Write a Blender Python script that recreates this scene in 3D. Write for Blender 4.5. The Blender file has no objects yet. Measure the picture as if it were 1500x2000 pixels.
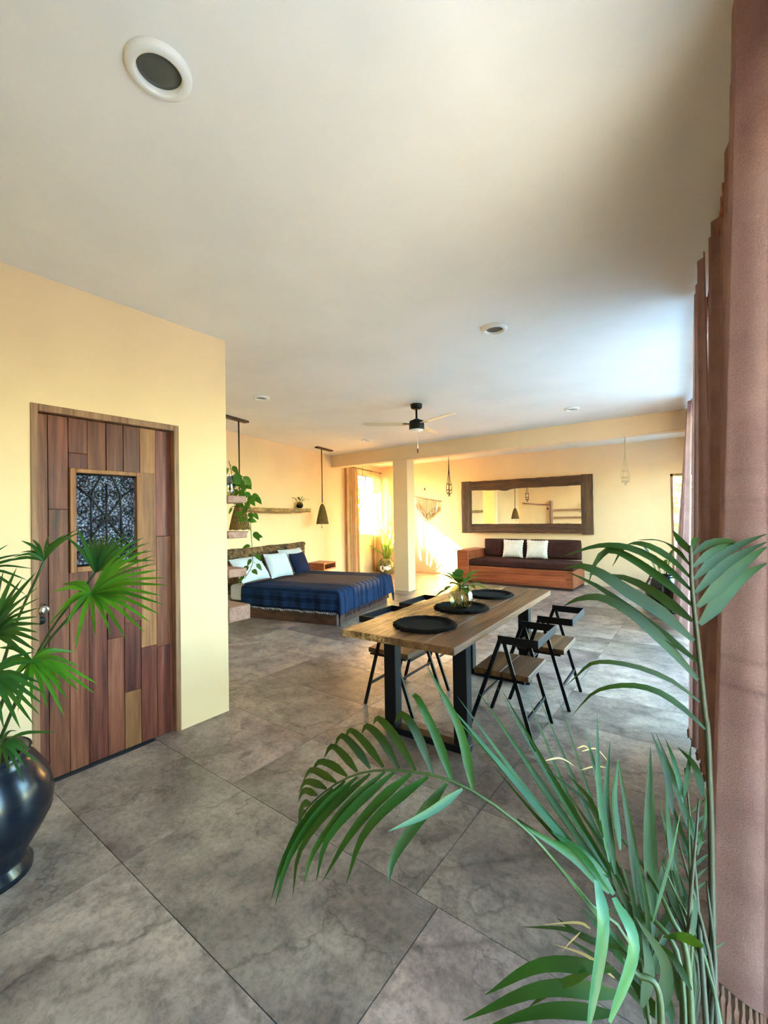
import bpy, math, random
from mathutils import Vector, Matrix, Quaternion
R = math.radians
random.seed(7)
SC = bpy.context.scene
COL = SC.collection
# ------------------------------------------------------------------ camera
F_PX, YAW, PITCH, ROLL, CH = 853.39, -0.640651, 0.010746, -0.015064, 1.45
def cam_axes():
    f = Vector((math.sin(YAW)*math.cos(PITCH), math.cos(YAW)*math.cos(PITCH), math.sin(PITCH)))
    r = Vector((math.cos(YAW), -math.sin(YAW), 0)); u = r.cross(f)
    c, s = math.cos(ROLL), math.sin(ROLL)
    return r*c+u*s, u*c-r*s, f
CR, CU, CF = cam_axes()
CO = Vector((0, 0, CH))
cd = bpy.data.cameras.new('camera'); cam = bpy.data.objects.new('camera', cd); COL.objects.link(cam)
cd.sensor_fit = 'VERTICAL'; cd.sensor_height = 36; cd.lens = F_PX/2000*36; cd.clip_start = 0.02; cd.clip_end = 300
m3 = Matrix((CR, CU, -CF)).transposed(); cam.matrix_world = Matrix.Translation(CO) @ m3.to_4x4()
SC.camera = cam
def ray(x, y): return CR*((x-750)/F_PX) - CU*((y-1000)/F_PX) + CF
def fl(x, y, z=0.0):
    d = ray(x, y); return CO + d*((z-CH)/d.z)
def on(x, y, p0, n):
    d = ray(x, y); return CO + d*((Vector(p0)-CO).dot(n)/d.dot(n))
def dep(x, y, t): return CO + ray(x, y)*t
# ------------------------------------------------------------------ world, sun, exposure
SC.view_settings.view_transform = 'Standard'; SC.view_settings.look = 'None'
SC.view_settings.gamma = 1; SC.view_settings.use_curve_mapping = False
SC.view_settings.exposure = 2.52
SUN_DIR = Vector((1.45, 1.0, -0.93)).normalized()
wld = bpy.data.worlds.new('sky'); SC.world = wld; wld.use_nodes = True
wn_ = wld.node_tree; bg = wn_.nodes['Background']
sky = wn_.nodes.new('ShaderNodeTexSky'); sky.sky_type = 'NISHITA'; sky.sun_disc = False
sky.sun_elevation = R(27); sky.sun_rotation = math.atan2(-SUN_DIR.x, -SUN_DIR.y)
sky.air_density = 1.6; sky.dust_density = 0.6; sky.ozone_density = 4.0
wn_.links.new(sky.outputs['Color'], bg.inputs['Color']); bg.inputs['Strength'].default_value = 1.05
sd = bpy.data.lights.new('sun', 'SUN'); sun = bpy.data.objects.new('sun', sd); COL.objects.link(sun)
sd.energy = 60.0; sd.color = (1.0, 0.66, 0.32); sd.angle = R(0.8)
sun.rotation_euler = SUN_DIR.to_track_quat('-Z', 'Y').to_euler()
sun.location = (-12, 0, 9)

# ------------------------------------------------------------------ materials
def srgb(h):
    h = h.lstrip('#'); o = []
    for i in (0, 2, 4):
        c = int(h[i:i+2], 16)/255; o.append(c/12.92 if c <= .04045 else ((c+.055)/1.055)**2.4)
    return (*o, 1)
MATS = {}
class NT:
    def __init__(s, name):
        s.m = bpy.data.materials.new(name); s.m.use_nodes = True; s.t = s.m.node_tree
        s.b = s.t.nodes['Principled BSDF']; s.out = s.t.nodes['Material Output']; MATS[name] = s.m
    def n(s, kind, **kw):
        x = s.t.nodes.new('ShaderNode'+kind)
        for k, v in kw.items():
            if k in x.inputs.keys(): x.inputs[k].default_value = v
            else: setattr(x, k, v)
        return x
    def l(s, a, b): s.t.links.new(a, b)
    def set(s, **kw):
        for k, v in kw.items(): s.b.inputs[k.replace('_', ' ')].default_value = v
    def coord(s, scale=(1, 1, 1), src='Object', rnd=0.0):
        tc = s.n('TexCoord'); mp = s.n('Mapping'); mp.inputs['Scale'].default_value = scale
        s.l(tc.outputs[src], mp.inputs['Vector'])
        if rnd:
            oi = s.n('ObjectInfo'); mu = s.n('Math', operation='MULTIPLY'); mu.inputs[1].default_value = rnd
            s.l(oi.outputs['Random'], mu.inputs[0]); cx = s.n('CombineXYZ')
            for i in range(3): s.l(mu.outputs[0], cx.inputs[i])
            s.l(cx.outputs[0], mp.inputs['Location'])
        return mp.outputs['Vector']
    def noise(s, vec, scale, detail=4, rough=.55, dist=0.0):
        x = s.n('TexNoise', Scale=scale, Detail=detail, Roughness=rough, Distortion=dist); s.l(vec, x.inputs['Vector']); return x.outputs['Fac']
    def ramp(s, fac, stops):
        x = s.n('ValToRGB'); e = x.color_ramp.elements
        while len(e) < len(stops): e.new(.5)
        for el, (p, c) in zip(e, stops): el.position = p; el.color = srgb(c) if isinstance(c, str) else (c, c, c, 1)
        s.l(fac, x.inputs['Fac']); return x.outputs['Color']
    def mix(s, a, b, fac, blend='MIX'):
        x = s.n('Mix', data_type='RGBA', blend_type=blend)
        for sock, v in ((x.inputs[6], a), (x.inputs[7], b), (x.inputs[0], fac)):
            if isinstance(v, (int, float)): sock.default_value = v
            elif isinstance(v, (tuple, list)): sock.default_value = v
            else: s.l(v, sock)
        return x.outputs[2]
    def bump(s, h, strength=.3, dist=.01):
        x = s.n('Bump', Strength=strength, Distance=dist); s.l(h, x.inputs['Height']); s.l(x.outputs['Normal'], s.b.inputs['Normal'])
    def base(s, c): s.l(c, s.b.inputs['Base Color'])
    def jitter(s, col, v=.25, hue=.0):
        oi = s.n('ObjectInfo'); mr = s.n('MapRange'); mr.inputs['To Min'].default_value = 1-v; mr.inputs['To Max'].default_value = 1+v
        s.l(oi.outputs['Random'], mr.inputs['Value']); hs = s.n('HueSaturation'); s.l(mr.outputs[0], hs.inputs['Value']); s.l(col, hs.inputs['Color'])
        if hue:
            m2 = s.n('MapRange'); m2.inputs['To Min'].default_value = .5-hue; m2.inputs['To Max'].default_value = .5+hue
            fr = s.n('Math', operation='FRACT'); mu = s.n('Math', operation='MULTIPLY'); mu.inputs[1].default_value = 7.31
            s.l(oi.outputs['Random'], mu.inputs[0]); s.l(mu.outputs[0], fr.inputs[0]); s.l(fr.outputs[0], m2.inputs['Value']); s.l(m2.outputs[0], hs.inputs['Hue'])
        return hs.outputs['Color']
def plain(name, col, rough=.6, metal=0, spec=.5, bump=0, bscale=60):
    k = NT(name); k.set(Base_Color=srgb(col), Roughness=rough, Metallic=metal, Specular_IOR_Level=spec)
    if bump: k.bump(k.noise(k.coord(), bscale, 6), bump, .004)
    return k
def wood(name, cols, axis=2, rough=.55, v=.25, freq=14, bump=.35, stretch=.06, hue=.0, big=2.0):
    k = NT(name); sc = [1, 1, 1]; sc[axis] = stretch
    vec = k.coord(tuple(sc), rnd=9.0)
    g = k.noise(vec, freq, 7, .62, 1.2); f = k.noise(vec, freq*5, 4, .6)
    mixf = k.mix(g, f, .35); c = k.ramp(mixf, list(zip([.34, .45, .54, .65][:len(cols)] if len(cols) > 2 else [.3, .7], cols)))
    b = k.noise(k.coord(rnd=4.0), big, 3)
    c = k.mix(c, k.ramp(b, [(.35, .72), (.65, 1.0)]), .8, 'MULTIPLY')
    k.base(k.jitter(c, v, hue)); k.set(Roughness=rough); k.bump(mixf, bump, .006); return k
def paint(name, col, rough=.85):
    k = NT(name); n = k.noise(k.coord(), 1.3, 5, .6); h, = (srgb(col),)
    c = k.mix(h, tuple(x*.93 for x in h[:3])+(1,), k.ramp(n, [(.4, 0.0), (.65, 1.0)])); k.base(c); k.set(Roughness=rough, Specular_IOR_Level=.25)
    k.bump(k.noise(k.coord(), 55, 6, .6), .12, .004); return k
paint('wall_paint', '#efcfa4'); paint('ceiling_paint', '#efe8dc')
# floor slabs
k = NT('slate_tile')
vec = k.coord(rnd=37.0)
big = k.noise(vec, 1.6, 6, .62, .8); med = k.noise(vec, 7, 8, .7, .4); fine = k.noise(vec, 38, 6, .75)
c = k.ramp(big, [(.3, '#665851'), (.5, '#988679'), (.72, '#bda896')])
c = k.mix(c, k.ramp(med, [(.34, .42), (.5, .95), (.68, 1.15)]), .8, 'MULTIPLY')
c = k.mix(c, k.ramp(fine, [(.36, .5), (.56, 1.08)]), .6, 'MULTIPLY')
vo = k.n('TexVoronoi', feature='DISTANCE_TO_EDGE', Scale=.9); wv = k.noise(vec, 2.5, 5, .6)
ad = k.n('VectorMath', operation='ADD'); cx = k.n('CombineXYZ'); k.l(wv, cx.inputs[0]); k.l(wv, cx.inputs[1]); k.l(vec, ad.inputs[0]); k.l(cx.outputs[0], ad.inputs[1]); k.l(ad.outputs[0], vo.inputs['Vector'])
crk = k.ramp(vo.outputs['Distance'], [(.0, .5), (.016, 1.0)])
c = k.mix(c, crk, .8, 'MULTIPLY'); k.base(k.jitter(c, .30, .012))
k.l(k.ramp(med, [(.3, .46), (.7, .30)]), k.b.inputs['Roughness']); k.set(Specular_IOR_Level=.5)
hh = k.mix(fine, crk, .5); k.bump(hh, .16, .004)
plain('grout', '#4f4b48', .9)
# woods
wood('door_wood', ['#33150e', '#5e2a1c', '#763d2a', '#90583f'], 2, .45, .20, 13, .4, .05, .010)
wood('door_wood_pale', ['#6e3d22', '#8d5832', '#9d693f', '#ab7a4c'], 2, .5, .08, 13, .3, .05)
wood('frame_wood', ['#6b4530', '#8a6146', '#9d7353', '#ab8362'], 2, .55, .12, 16, .3, .05)
wood('table_wood', ['#26150a', '#57361b', '#734c29', '#916838'], 1, .42, .14, 12, .5, .06)
wood('table_wood_rough', ['#160a03', '#6a4623', '#b08850', '#d8b680'], 1, .4, .05, 16, 1.0, .10)
wood('seat_wood', ['#33200f', '#55371c', '#6c4927', '#7f5c34'], 1, .5, .12, 10, .3, .06)
wood('dark_beam', ['#1d110b', '#3d2517', '#553621', '#6d482d'], 0, .65, .18, 9, .9, .08)
wood('dark_beam_up', ['#2a1c12', '#4d3421', '#644730', '#7d5c3e'], 2, .65, .18, 9, .9, .08)
wood('sofa_wood', ['#6a2f18', '#94492a', '#a95a34', '#bb6c40'], 0, .42, .10, 9, .3, .06)
wood('shelf_wood', ['#6f4a3a', '#95695a', '#a67b69', '#b08a76'], 0, .6, .10, 10, .4, .08)
wood('log_wood', ['#3f2c19', '#8d6a3c', '#b08c54', '#d0af78'], 1, .7, .10, 18, 1.0, .25)
wood('headboard_wood', ['#20140c', '#4a3320', '#7a5a38', '#a58456'], 1, .7, .25, 8, 1.2, .5)
wood('bed_wood', ['#1f120e', '#38211a', '#4a2e24', '#5d3c2f'], 0, .6, .15, 9, .5, .08)
plain('black_metal', '#07080d', .45, 0, .22); plain('black_enamel', '#050506', .4, 0, .25); plain('steel', '#c9c6c0', .2, 1)
plain('aluminium', '#8d8f92', .4, .6); plain('white_plastic', '#e6e2d8', .4); plain('lamp_glass', '#4f5148', .3, 0, .5)
plain('lens_white', '#f6f3ea', .5); plain('iron', '#17161b', .5, .4); plain('cord_dark', '#3a2516', .8); plain('cord_pale', '#cdb48a', .9)
plain('soil', '#2e2118', .95, bump=.6, bscale=40)
plain('glazed_blue', '#08121f', .22, 0, .6); plain('socket', '#eceae4', .4)
plain('fan_blade', '#d9c9a8', .45); plain('concrete', '#9b968c', .9, bump=.3)
# fabric
def fabric(name, col, col2=None, rough=.95, trans=0.0, weave=320, bump=.35, stripes=None):
    k = NT(name); vec = k.coord(); w1 = k.noise(vec, weave, 2); b = k.noise(vec, 6, 4)
    c = k.mix(srgb(col), srgb(col2 or col), k.ramp(b, [(.35, 0.), (.65, 1.)]))
    c = k.mix(c, k.ramp(w1, [(.3, .72), (.7, 1.1)]), .6, 'MULTIPLY'); k.base(c); k.set(Roughness=rough, Specular_IOR_Level=.15, Sheen_Weight=.0)
    k.bump(w1, bump, .003)
    if trans:
        tr = k.n('BsdfTranslucent'); k.l(c, tr.inputs['Color']); mx = k.n('MixShader'); mx.inputs[0].default_value = trans
        k.l(k.b.outputs[0], mx.inputs[1]); k.l(tr.outputs[0], mx.inputs[2]); k.l(mx.outputs[0], k.out.inputs['Surface'])
    k.c = c; return k
NT_LAST = fabric('curtain_mauve', '#ab867d', '#97736c', trans=.40, weave=260, bump=.5)
k = MATS and NT_LAST
sep = k.n('SeparateXYZ'); tcx = k.n('TexCoord'); k.l(tcx.outputs['Object'], sep.inputs[0]); dv = k.n('Math', operation='DIVIDE'); dv.inputs[1].default_value = 3.0; k.l(sep.outputs[2], dv.inputs[0])
lines = [(0, 1.)]
for z_ in (1.02, 1.05, 1.09, 1.455, 1.475, 1.52, 1.545, 1.555): lines += [(z_/3-.0012, 1.), (z_/3, .62), (z_/3+.0012, 1.)]
lr = k.ramp(dv.outputs[0], lines); cm = k.mix(k.c, lr, .8, 'MULTIPLY'); k.base(cm)
fabric('curtain_cream', '#d9bd92', '#cfae82', trans=.28)
fabric('white_linen', '#c6cdd6', '#bac4d0', weave=200); fabric('white_crochet', '#ece6dc', '#ddd3c6', weave=70, bump=.9)
fabric('navy_cotton', '#141c34', '#1b2340'); fabric('brown_velvet', '#4a2c28', '#3c2320', weave=150)
fabric('mattress_white', '#cfd0d2'); fabric('black_raffia', '#0c0907', '#140f0b', weave=60, bump=1.0)
fabric('fringe_mauve', '#8a6a5c', '#7d5c50'); fabric('fringe_navy', '#2a2433', '#3a2a30'); fabric('macrame_cord', '#b39a6c', '#8a6e44')
k = fabric('blanket_cloth', '#12233f', '#0d1930', weave=240)
tc = k.n('TexCoord'); sx = k.n('SeparateXYZ'); k.l(tc.outputs['UV'], sx.inputs[0])
stripe = k.ramp(sx.outputs[0], [(.0, 0.), (.30, 0.), (.33, 1.), (.67, 1.), (.70, 0.)])
wv = k.n('TexWave', wave_type='BANDS', Scale=5.5, Distortion=.6, Detail=2); k.l(tc.outputs['UV'], wv.inputs['Vector'])
pan = k.ramp(wv.outputs['Fac'], [(.25, '#40363a'), (.5, '#54484a'), (.8, '#665857')])
ft = k.ramp(sx.outputs[1], [(.0, 1.), (.80, 1.), (.90, 0.)]); mm = k.n('Math', operation='MULTIPLY'); k.l(stripe, mm.inputs[0]); k.l(ft, mm.inputs[1])
bl2 = k.mix(k.c, srgb('#2c4470'), k.ramp(wv.outputs['Fac'], [(.45, 0.), (.6, .5), (.8, .2)])); k.base(k.mix(bl2, pan, mm.outputs[0]))
# leaves
def leafm(name, cols, rough=.38, trans=.25, v=.22):
    k = NT(name); g = k.noise(k.coord(rnd=5.), 6, 3); c = k.ramp(g, [(.3, cols[0]), (.7, cols[1])]); c = k.jitter(c, v, .012)
    k.base(c); k.set(Roughness=rough, Specular_IOR_Level=.28); tr = k.n('BsdfTranslucent'); k.l(k.mix(c, srgb('#9cc02c'), .3), tr.inputs['Color'])
    mx = k.n('MixShader'); mx.inputs[0].default_value = trans
    k.l(k.b.outputs[0], mx.inputs[1]); k.l(tr.outputs[0], mx.inputs[2]); k.l(mx.outputs[0], k.out.inputs['Surface']); return k
leafm('palm_leaf', ['#0d2b08', '#1b430f'], .42); leafm('palm_leaf_pale', ['#1f4a1e', '#316232'], .28, .2)
leafm('palm_leaf_dry', ['#a98f5c', '#c9b07a'], .7, .3); leafm('palm_leaf_dark', ['#0f2404', '#1d380a'], .5, .28)
leafm('fan_leaf', ['#275c12', '#43801d'], .38, .35); leafm('fan_leaf_dark', ['#143f1c', '#235a26'], .38, .3)
leafm('pothos_leaf', ['#2f5c18', '#4a7a24'], .35, .3); leafm('snake_leaf', ['#6f9a3c', '#a9b85a'], .4, .3)
leafm('tree_leaf', ['#4c7a2c', '#7c9c3c'], .5, .3)
plain('palm_stem', '#2f3f14', .5); plain('palm_stem_dark', '#2c2c12', .6); plain('bark', '#5b4630', .9, bump=.6)
def glassm(name, tint, gl=.04, rough=.02):
    k = NT(name); t = k.n('BsdfTransparent'); t.inputs[0].default_value = srgb(tint); g = k.n('BsdfGlossy'); g.inputs['Roughness'].default_value = rough
    lw = k.n('LayerWeight'); pw = k.n('Math', operation='POWER'); pw.inputs[1].default_value = 3.5; k.l(lw.outputs['Facing'], pw.inputs[0]); fr = k.n('MapRange'); fr.inputs['To Min'].default_value = gl; fr.inputs['To Max'].default_value = .65+gl; k.l(pw.outputs[0], fr.inputs['Value']); mx = k.n('MixShader'); k.l(fr.outputs[0], mx.inputs[0])
    k.l(t.outputs[0], mx.inputs[1]); k.l(g.outputs[0], mx.inputs[2]); k.l(mx.outputs[0], k.out.inputs['Surface']); return k
glassm('window_glass', '#f4faf8'); glassm('vase_glass', '#dcd9b4', .22, .05); glassm('green_glass', '#8fa05a')
k = NT('mirror_silver'); k.set(Base_Color=(.93, .93, .91, 1), Metallic=1, Roughness=.01)
k = NT('cathedral_glass'); vec = k.coord(); vo = k.n('TexVoronoi', Scale=75); k.l(vec, vo.inputs['Vector'])
k.base(k.ramp(vo.outputs['Distance'], [(.08, '#c6cfe6'), (.35, '#68728f'), (.7, '#232a40')])); k.set(Roughness=.12, Specular_IOR_Level=.8); k.bump(vo.outputs['Distance'], 1.0, .01)
k = NT('woven_cane'); vec = k.coord((1, 1, 1)); g = k.noise(vec, 60, 4); k.base(k.ramp(g, [(.3, '#4a3416'), (.7, '#8a6a30')])); k.set(Roughness=.8)
k = NT('gourd_glaze'); g = k.noise(k.coord(), 9, 4); k.base(k.ramp(g, [(.35, '#3d4a2c'), (.6, '#7d7c4e')])); k.set(Roughness=.25)
k = NT('ground'); g = k.noise(k.coord(), .6, 6); k.base(k.ramp(g, [(.3, '#3c3c28'), (.7, '#58523a')])); k.set(Roughness=.95)
plain('terrace_bounce', '#c4ccd6', .7)

# ------------------------------------------------------------------ mesh helpers
class MB:
    def __init__(s): s.v = []; s.f = []; s.uv = {}
    def add(s, v, f):
        o = len(s.v); s.v += [Vector(p) for p in v]; s.f += [tuple(i+o for i in q) for q in f]; return s
    def box(s, a, b, M=None):
        (x0, y0, z0), (x1, y1, z1) = a, b
        v = [Vector(p) for p in ((x0,y0,z0),(x1,y0,z0),(x1,y1,z0),(x0,y1,z0),(x0,y0,z1),(x1,y0,z1),(x1,y1,z1),(x0,y1,z1))]
        if M: v = [M @ p for p in v]
        return s.add(v, [(0,3,2,1),(4,5,6,7),(0,1,5,4),(1,2,6,5),(2,3,7,6),(3,0,4,7)])
    def tube(s, pts, r, n=6, cap=True):
        pts = [Vector(p) for p in pts]; rs = r if isinstance(r, (list, tuple)) else [r]*len(pts)
        v = []; f = []; up = None
        for i, p in enumerate(pts):
            t = (pts[min(i+1, len(pts)-1)]-pts[max(i-1, 0)]).normalized()
            if up is None: up = t.orthogonal().normalized()
            up = (up - t*up.dot(t)); up = up.normalized() if up.length > 1e-6 else t.orthogonal().normalized()
            w = t.cross(up)
            for j in range(n):
                a = 2*math.pi*j/n; v.append(p + (up*math.cos(a)+w*math.sin(a))*rs[i])
        for i in range(len(pts)-1):
            for j in range(n):
                a = i*n+j; b = i*n+(j+1) % n; f.append((a, b, b+n, a+n))
        if cap: f.append(tuple(range(n-1, -1, -1))); f.append(tuple((len(pts)-1)*n+j for j in range(n)))
        return s.add(v, f)
    def bar(s, p, q, w, d, hint=(0, 0, 1)):
        p, q = Vector(p), Vector(q); t = (q-p).normalized(); h = Vector(hint)
        a = t.cross(h).normalized()*w/2; b = t.cross(a).normalized()*d/2
        v = [p-a-b, p+a-b, p+a+b, p-a+b, q-a-b, q+a-b, q+a+b, q-a+b]
        return s.add(v, [(0,3,2,1),(4,5,6,7),(0,1,5,4),(1,2,6,5),(2,3,7,6),(3,0,4,7)])
    def lathe(s, prof, n=24, c=(0, 0, 0), cap=True):
        c = Vector(c); v = []; f = []
        for r, z in prof:
            for j in range(n):
                a = 2*math.pi*j/n; v.append(c+Vector((r*math.cos(a), r*math.sin(a), z)))
        for i in range(len(prof)-1):
            for j in range(n):
                a = i*n+j; b = i*n+(j+1) % n; f.append((a, b, b+n, a+n))
        if cap: f.append(tuple(range(n-1, -1, -1))); f.append(tuple((len(prof)-1)*n+j for j in range(n)))
        return s.add(v, f)
    def grid(s, fn, nu, nv, close=False):
        v = [fn(i/nu, j/nv) for j in range(nv+1) for i in range(nu+1)]; w = nu+1
        return s.add(v, [(j*w+i, j*w+i+1, (j+1)*w+i+1, (j+1)*w+i) for j in range(nv) for i in range(nu)])
    def leaf(s, pts, width, nrm, prof=None, fold=.25):
        pts = [Vector(p) for p in pts]; v = []; f = []; n = len(pts); nrm = Vector(nrm)
        for i, p in enumerate(pts):
            t = (pts[min(i+1, n-1)]-pts[max(i-1, 0)]).normalized(); sd_ = t.cross(nrm)
            sd_ = sd_.normalized() if sd_.length > 1e-5 else t.orthogonal().normalized(); up = sd_.cross(t)
            u = i/(n-1); w = width/2*(prof(u) if prof else max(.04, min(1, u*5+.25)*(1-u**3.0)))
            v += [p-sd_*w+up*w*fold, p, p+sd_*w+up*w*fold]
        for i in range(n-1):
            a = 3*i; f += [(a, a+1, a+4, a+3), (a+1, a+2, a+5, a+4)]
        return s.add(v, f)
def mesh_of(name, mb, mat, smooth=False):
    me = bpy.data.meshes.new(name); me.from_pydata([tuple(p) for p in mb.v], [], mb.f); me.update()
    if mat: me.materials.append(MATS[mat])
    if smooth:
        for p in me.polygons: p.use_smooth = True
    return me
def link(name, me, parent=None, loc=None, rot=None):
    o = bpy.data.objects.new(name, me); COL.objects.link(o)
    if parent: o.parent = parent
    if loc is not None: o.location = loc
    if rot is not None: o.rotation_euler = rot
    return o
def obj(name, mb, mat, parent=None, smooth=False, bevel=0, world=None, loc=None, rot=None, seg=1):
    """world: an origin to subtract from vertices given in world coordinates (the parent's own location)"""
    if world is not None:
        w = Vector(world); mb.v = [p-w for p in mb.v]
        if parent is None: loc = w
    o = link(name, mesh_of(name, mb, mat, smooth), parent, loc, rot)
    if bevel:
        b = o.modifiers.new('bevel', 'BEVEL'); b.width = bevel; b.segments = seg; b.limit_method = 'ANGLE'
    return o
def tag(o, label=None, cat=None, group=None, kind=None):
    for a, b in (('label', label), ('category', cat), ('group', group), ('kind', kind)):
        if b: o[a] = b
    return o
def thing(name, label, cat, loc=(0, 0, 0), rz=0, group=None, kind=None):
    o = link(name, None, None, Vector(loc), (0, 0, rz)); o.empty_display_size = .1
    return tag(o, label, cat, group, kind)
def copy_tree(o, parent=None):
    c = o.copy(); COL.objects.link(c)
    if parent: c.parent = parent
    for ch in [x for x in COL.objects if x.parent == o]: copy_tree(ch, c)
    return c
def struct(name, mb, mat, label=None, parent=None, **kw):
    o = obj(name, mb, mat, parent, **kw)
    if parent is None: o['kind'] = 'structure'; o['label'] = label or name.replace('_', ' '); 
    return o
def bez(pts, n=10):
    """Catmull-Rom through points"""
    P = [Vector(p) for p in pts]; P = [P[0]*2-P[1]] + P + [P[-1]*2-P[-2]]; out = []
    segs = len(P)-3; per = max(2, n//segs)
    for i in range(segs):
        a, b, c, d = P[i:i+4]
        for j in range(per + (1 if i == segs-1 else 0)):
            t = j/per; out.append(.5*((2*b)+(c-a)*t+(2*a-5*b+4*c-d)*t*t+(3*b-a-3*c+d)*t**3))
    return out

# ------------------------------------------------------------------ room constants
ZC = 2.81                     # ceiling
XD, YD = -2.945, 1.95         # face and end of the door block
YB = 9.6                      # back wall
YBM = 7.0                     # beam front
ANG = R(13.4)                 # turn of the headboard wall
W0 = Vector((-5.909, 3.91, 0)); WD = Vector((-math.sin(ANG), math.cos(ANG), 0)); WN = Vector((WD.y, -WD.x, 0))
def W(s, d, z): return W0 + WD*s + WN*d + Vector((0, 0, z))
MW = Matrix(((WD.x, WN.x, 0, W0.x), (WD.y, WN.y, 0, W0.y), (0, 0, 1, 0), (0, 0, 0, 1)))   # local (s, d, z); mirrored handedness
def wpx(x, y, d=0):
    q = on(x, y, W0+WN*d, WN); return ((q-W0).dot(WD), q.z)
def bpx(x, y, yy): return on(x, y, (0, yy, 0), Vector((0, 1, 0)))
def XR(y): return .27-.04*y    # right wall, inner face
def XT(y): return .165-.052*y  # curtain track
YN = -1.3                      # wall behind the camera
S_END = (YB-W0.y)/WD.y

# ------------------------------------------------------------------ floor: slabs with open joints
fb = MB().box((-8.2, YN-.2, -.12), (.6, YB+.2, -.012)); floor = struct('floor', fb, 'grout', 'grey slate look porcelain tile floor')
PY, PX = .597, 1.19
tile_me = {}
def left_x(y):
    if y < YD: return XD
    return W0.x - (y-W0.y)*math.tan(ANG)
row = 0; y0 = .82-PY*4
while y0 < YB-.02:
    y1 = min(y0+PY, YB); ph = -2.025 if y1 < 1.5 else -.93
    x1 = ph + PX*2
    while x1 > -8:
        x0 = x1-PX; a, b = x0+.0018, x1-.0018
        lim = max(left_x(y0+.001), left_x(y1-.001)) if y0 >= YD or y1 <= YD else left_x(y1)
        lo = min(left_x(y0), left_x(y1))
        if y0 < YD < y1: lo = left_x(y1)
        b2 = min(b, max(XR(y0), XR(y1)))
        if b > lo and a < max(XR(y0), XR(y1))+.02 and b2-a > .03:
            bm = MB(); cx_, cy_ = (x0+x1)/2, (y0+y1)/2
            aa = max(a, lo)
            key = (round(aa-cx_, 3), round(b2-cx_, 3), round(y1-y0, 3))
            if key not in tile_me:
                bm.box((key[0], -(y1-y0)/2+.0018, -.012), (key[1], (y1-y0)/2-.0018, 0)); tile_me[key] = mesh_of('floor_tile', bm, 'slate_tile')
            link('floor_tile', tile_me[key], floor, (cx_, cy_, 0))
        x1 -= PX
    y0 += PY; row += 1
# ------------------------------------------------------------------ shell
struct('ceiling', MB().box((-8.2, YN-.2, ZC), (1.0, YB+.25, ZC+.2)), 'ceiling_paint', 'smooth white plaster ceiling over the whole room')
# door wall: block face with the door opening, and its end
DY0, DY1, DZ = .752, 1.578, 2.10
m = MB().box((XD-.14, YN, 0), (XD, DY0, ZC)).box((XD-.14, DY1, 0), (XD, YD, ZC)).box((XD-.14, DY0, DZ), (XD, DY1, ZC))
struct('wall_left', m, 'wall_paint', 'cream wall with the wooden plank door')
xe = left_x(YD+.001)
struct('wall_light_block', MB().box((XD-1.3, YN-.15, -.05), (XD-1.2, YD-.14, ZC)).box((XD-1.3, YN-.15, 0), (XD-.14, YN, ZC)), 'wall_paint', 'added wall stopping light leaks behind the plank door')  # unseen wall added to stop outside light leaking in under the door
struct('wall_shelf_side', MB().box((xe-.1, YD-.14, 0), (XD-.14, YD, ZC)), 'wall_paint', 'cream wall end carrying the plank shelves')
# headboard wall (turned), with the sun window
s0 = (YD-.2-W0.y)/WD.y; WS0, WS1, WZ0, WZ1 = 4.29, 5.70, 1.00, 2.52
m = MB()
for a, b in (((s0, -.10, 0), (WS0, 0, ZC)), ((WS1, -.10, 0), (S_END+.1, 0, ZC)), ((WS0, -.10, 0), (WS1, 0, WZ0)), ((WS0, -.10, WZ1), (WS1, 0, ZC))): m.box(a, b, MW)
m.f = [q[::-1] for q in m.f]
struct('wall_headboard', m, 'wall_paint', 'warm cream wall behind the bed with a tall window')
# back wall with a door opening at its right end
BX0, BX1, BZ = -.575, -.16, 2.16
m = MB().box((-8.0, YB, 0), (BX0, YB+.15, ZC)).box((BX1, YB, 0), (.4, YB+.15, ZC)).box((BX0, YB, BZ), (BX1, YB+.15, ZC))
struct('wall_back', m, 'wall_paint', 'far cream wall with the framed mirror')
# right wall with openings
OPEN = [(.1, 1.40, .0, 2.40), (3.3, 6.85, .0, 2.68), (7.45, 9.1, .5, 2.4)]  # last opening is added to brighten the sofa nook
def rbox(m, ya, yb_, za, zb):
    v = [(XR(ya), ya, za), (XR(ya)+.14, ya, za), (XR(yb_)+.14, yb_, za), (XR(yb_), yb_, za)]
    v += [(p[0], p[1], zb) for p in v]
    m.add(v, [(0,3,2,1),(4,5,6,7),(0,1,5,4),(1,2,6,5),(2,3,7,6),(3,0,4,7)])
m = MB(); yc = YN-.2
for (ya, yb_, za, zb) in OPEN:
    rbox(m, yc, ya, 0, ZC); rbox(m, ya, yb_, zb, ZC)
    if za > 0: rbox(m, ya, yb_, 0, za)
    yc = yb_
rbox(m, yc, YB, 0, ZC)
struct('wall_right', m, 'wall_paint', 'cream wall with glazed openings behind the curtains')
struct('wall_near', MB().box((XD-.14, YN-.15, 0), (.6, YN, ZC)), 'wall_paint', 'cream wall behind the viewer')
# beam and pillar
xb = left_x(YBM+.1)
struct('ceiling_beam', MB().box((xb+.03, YBM, 2.545), (XR(YBM)-.012, YBM+.22, ZC)), 'wall_paint', 'tan plastered ceiling beam crossing the room on a pillar', bevel=.004)
struct('pillar', MB().box((-5.0, YBM+.012, 0), (-4.66, YBM+.26, 2.56)), 'wall_paint', 'square plastered pillar under the beam beside the bed', bevel=.006)
# baseboard strip along back wall
struct('baseboard_back', MB().box((-7.2, YB-.012, 0), (BX0, YB, .07)), 'wall_paint', 'thin baseboard at the foot of the far wall')
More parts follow.
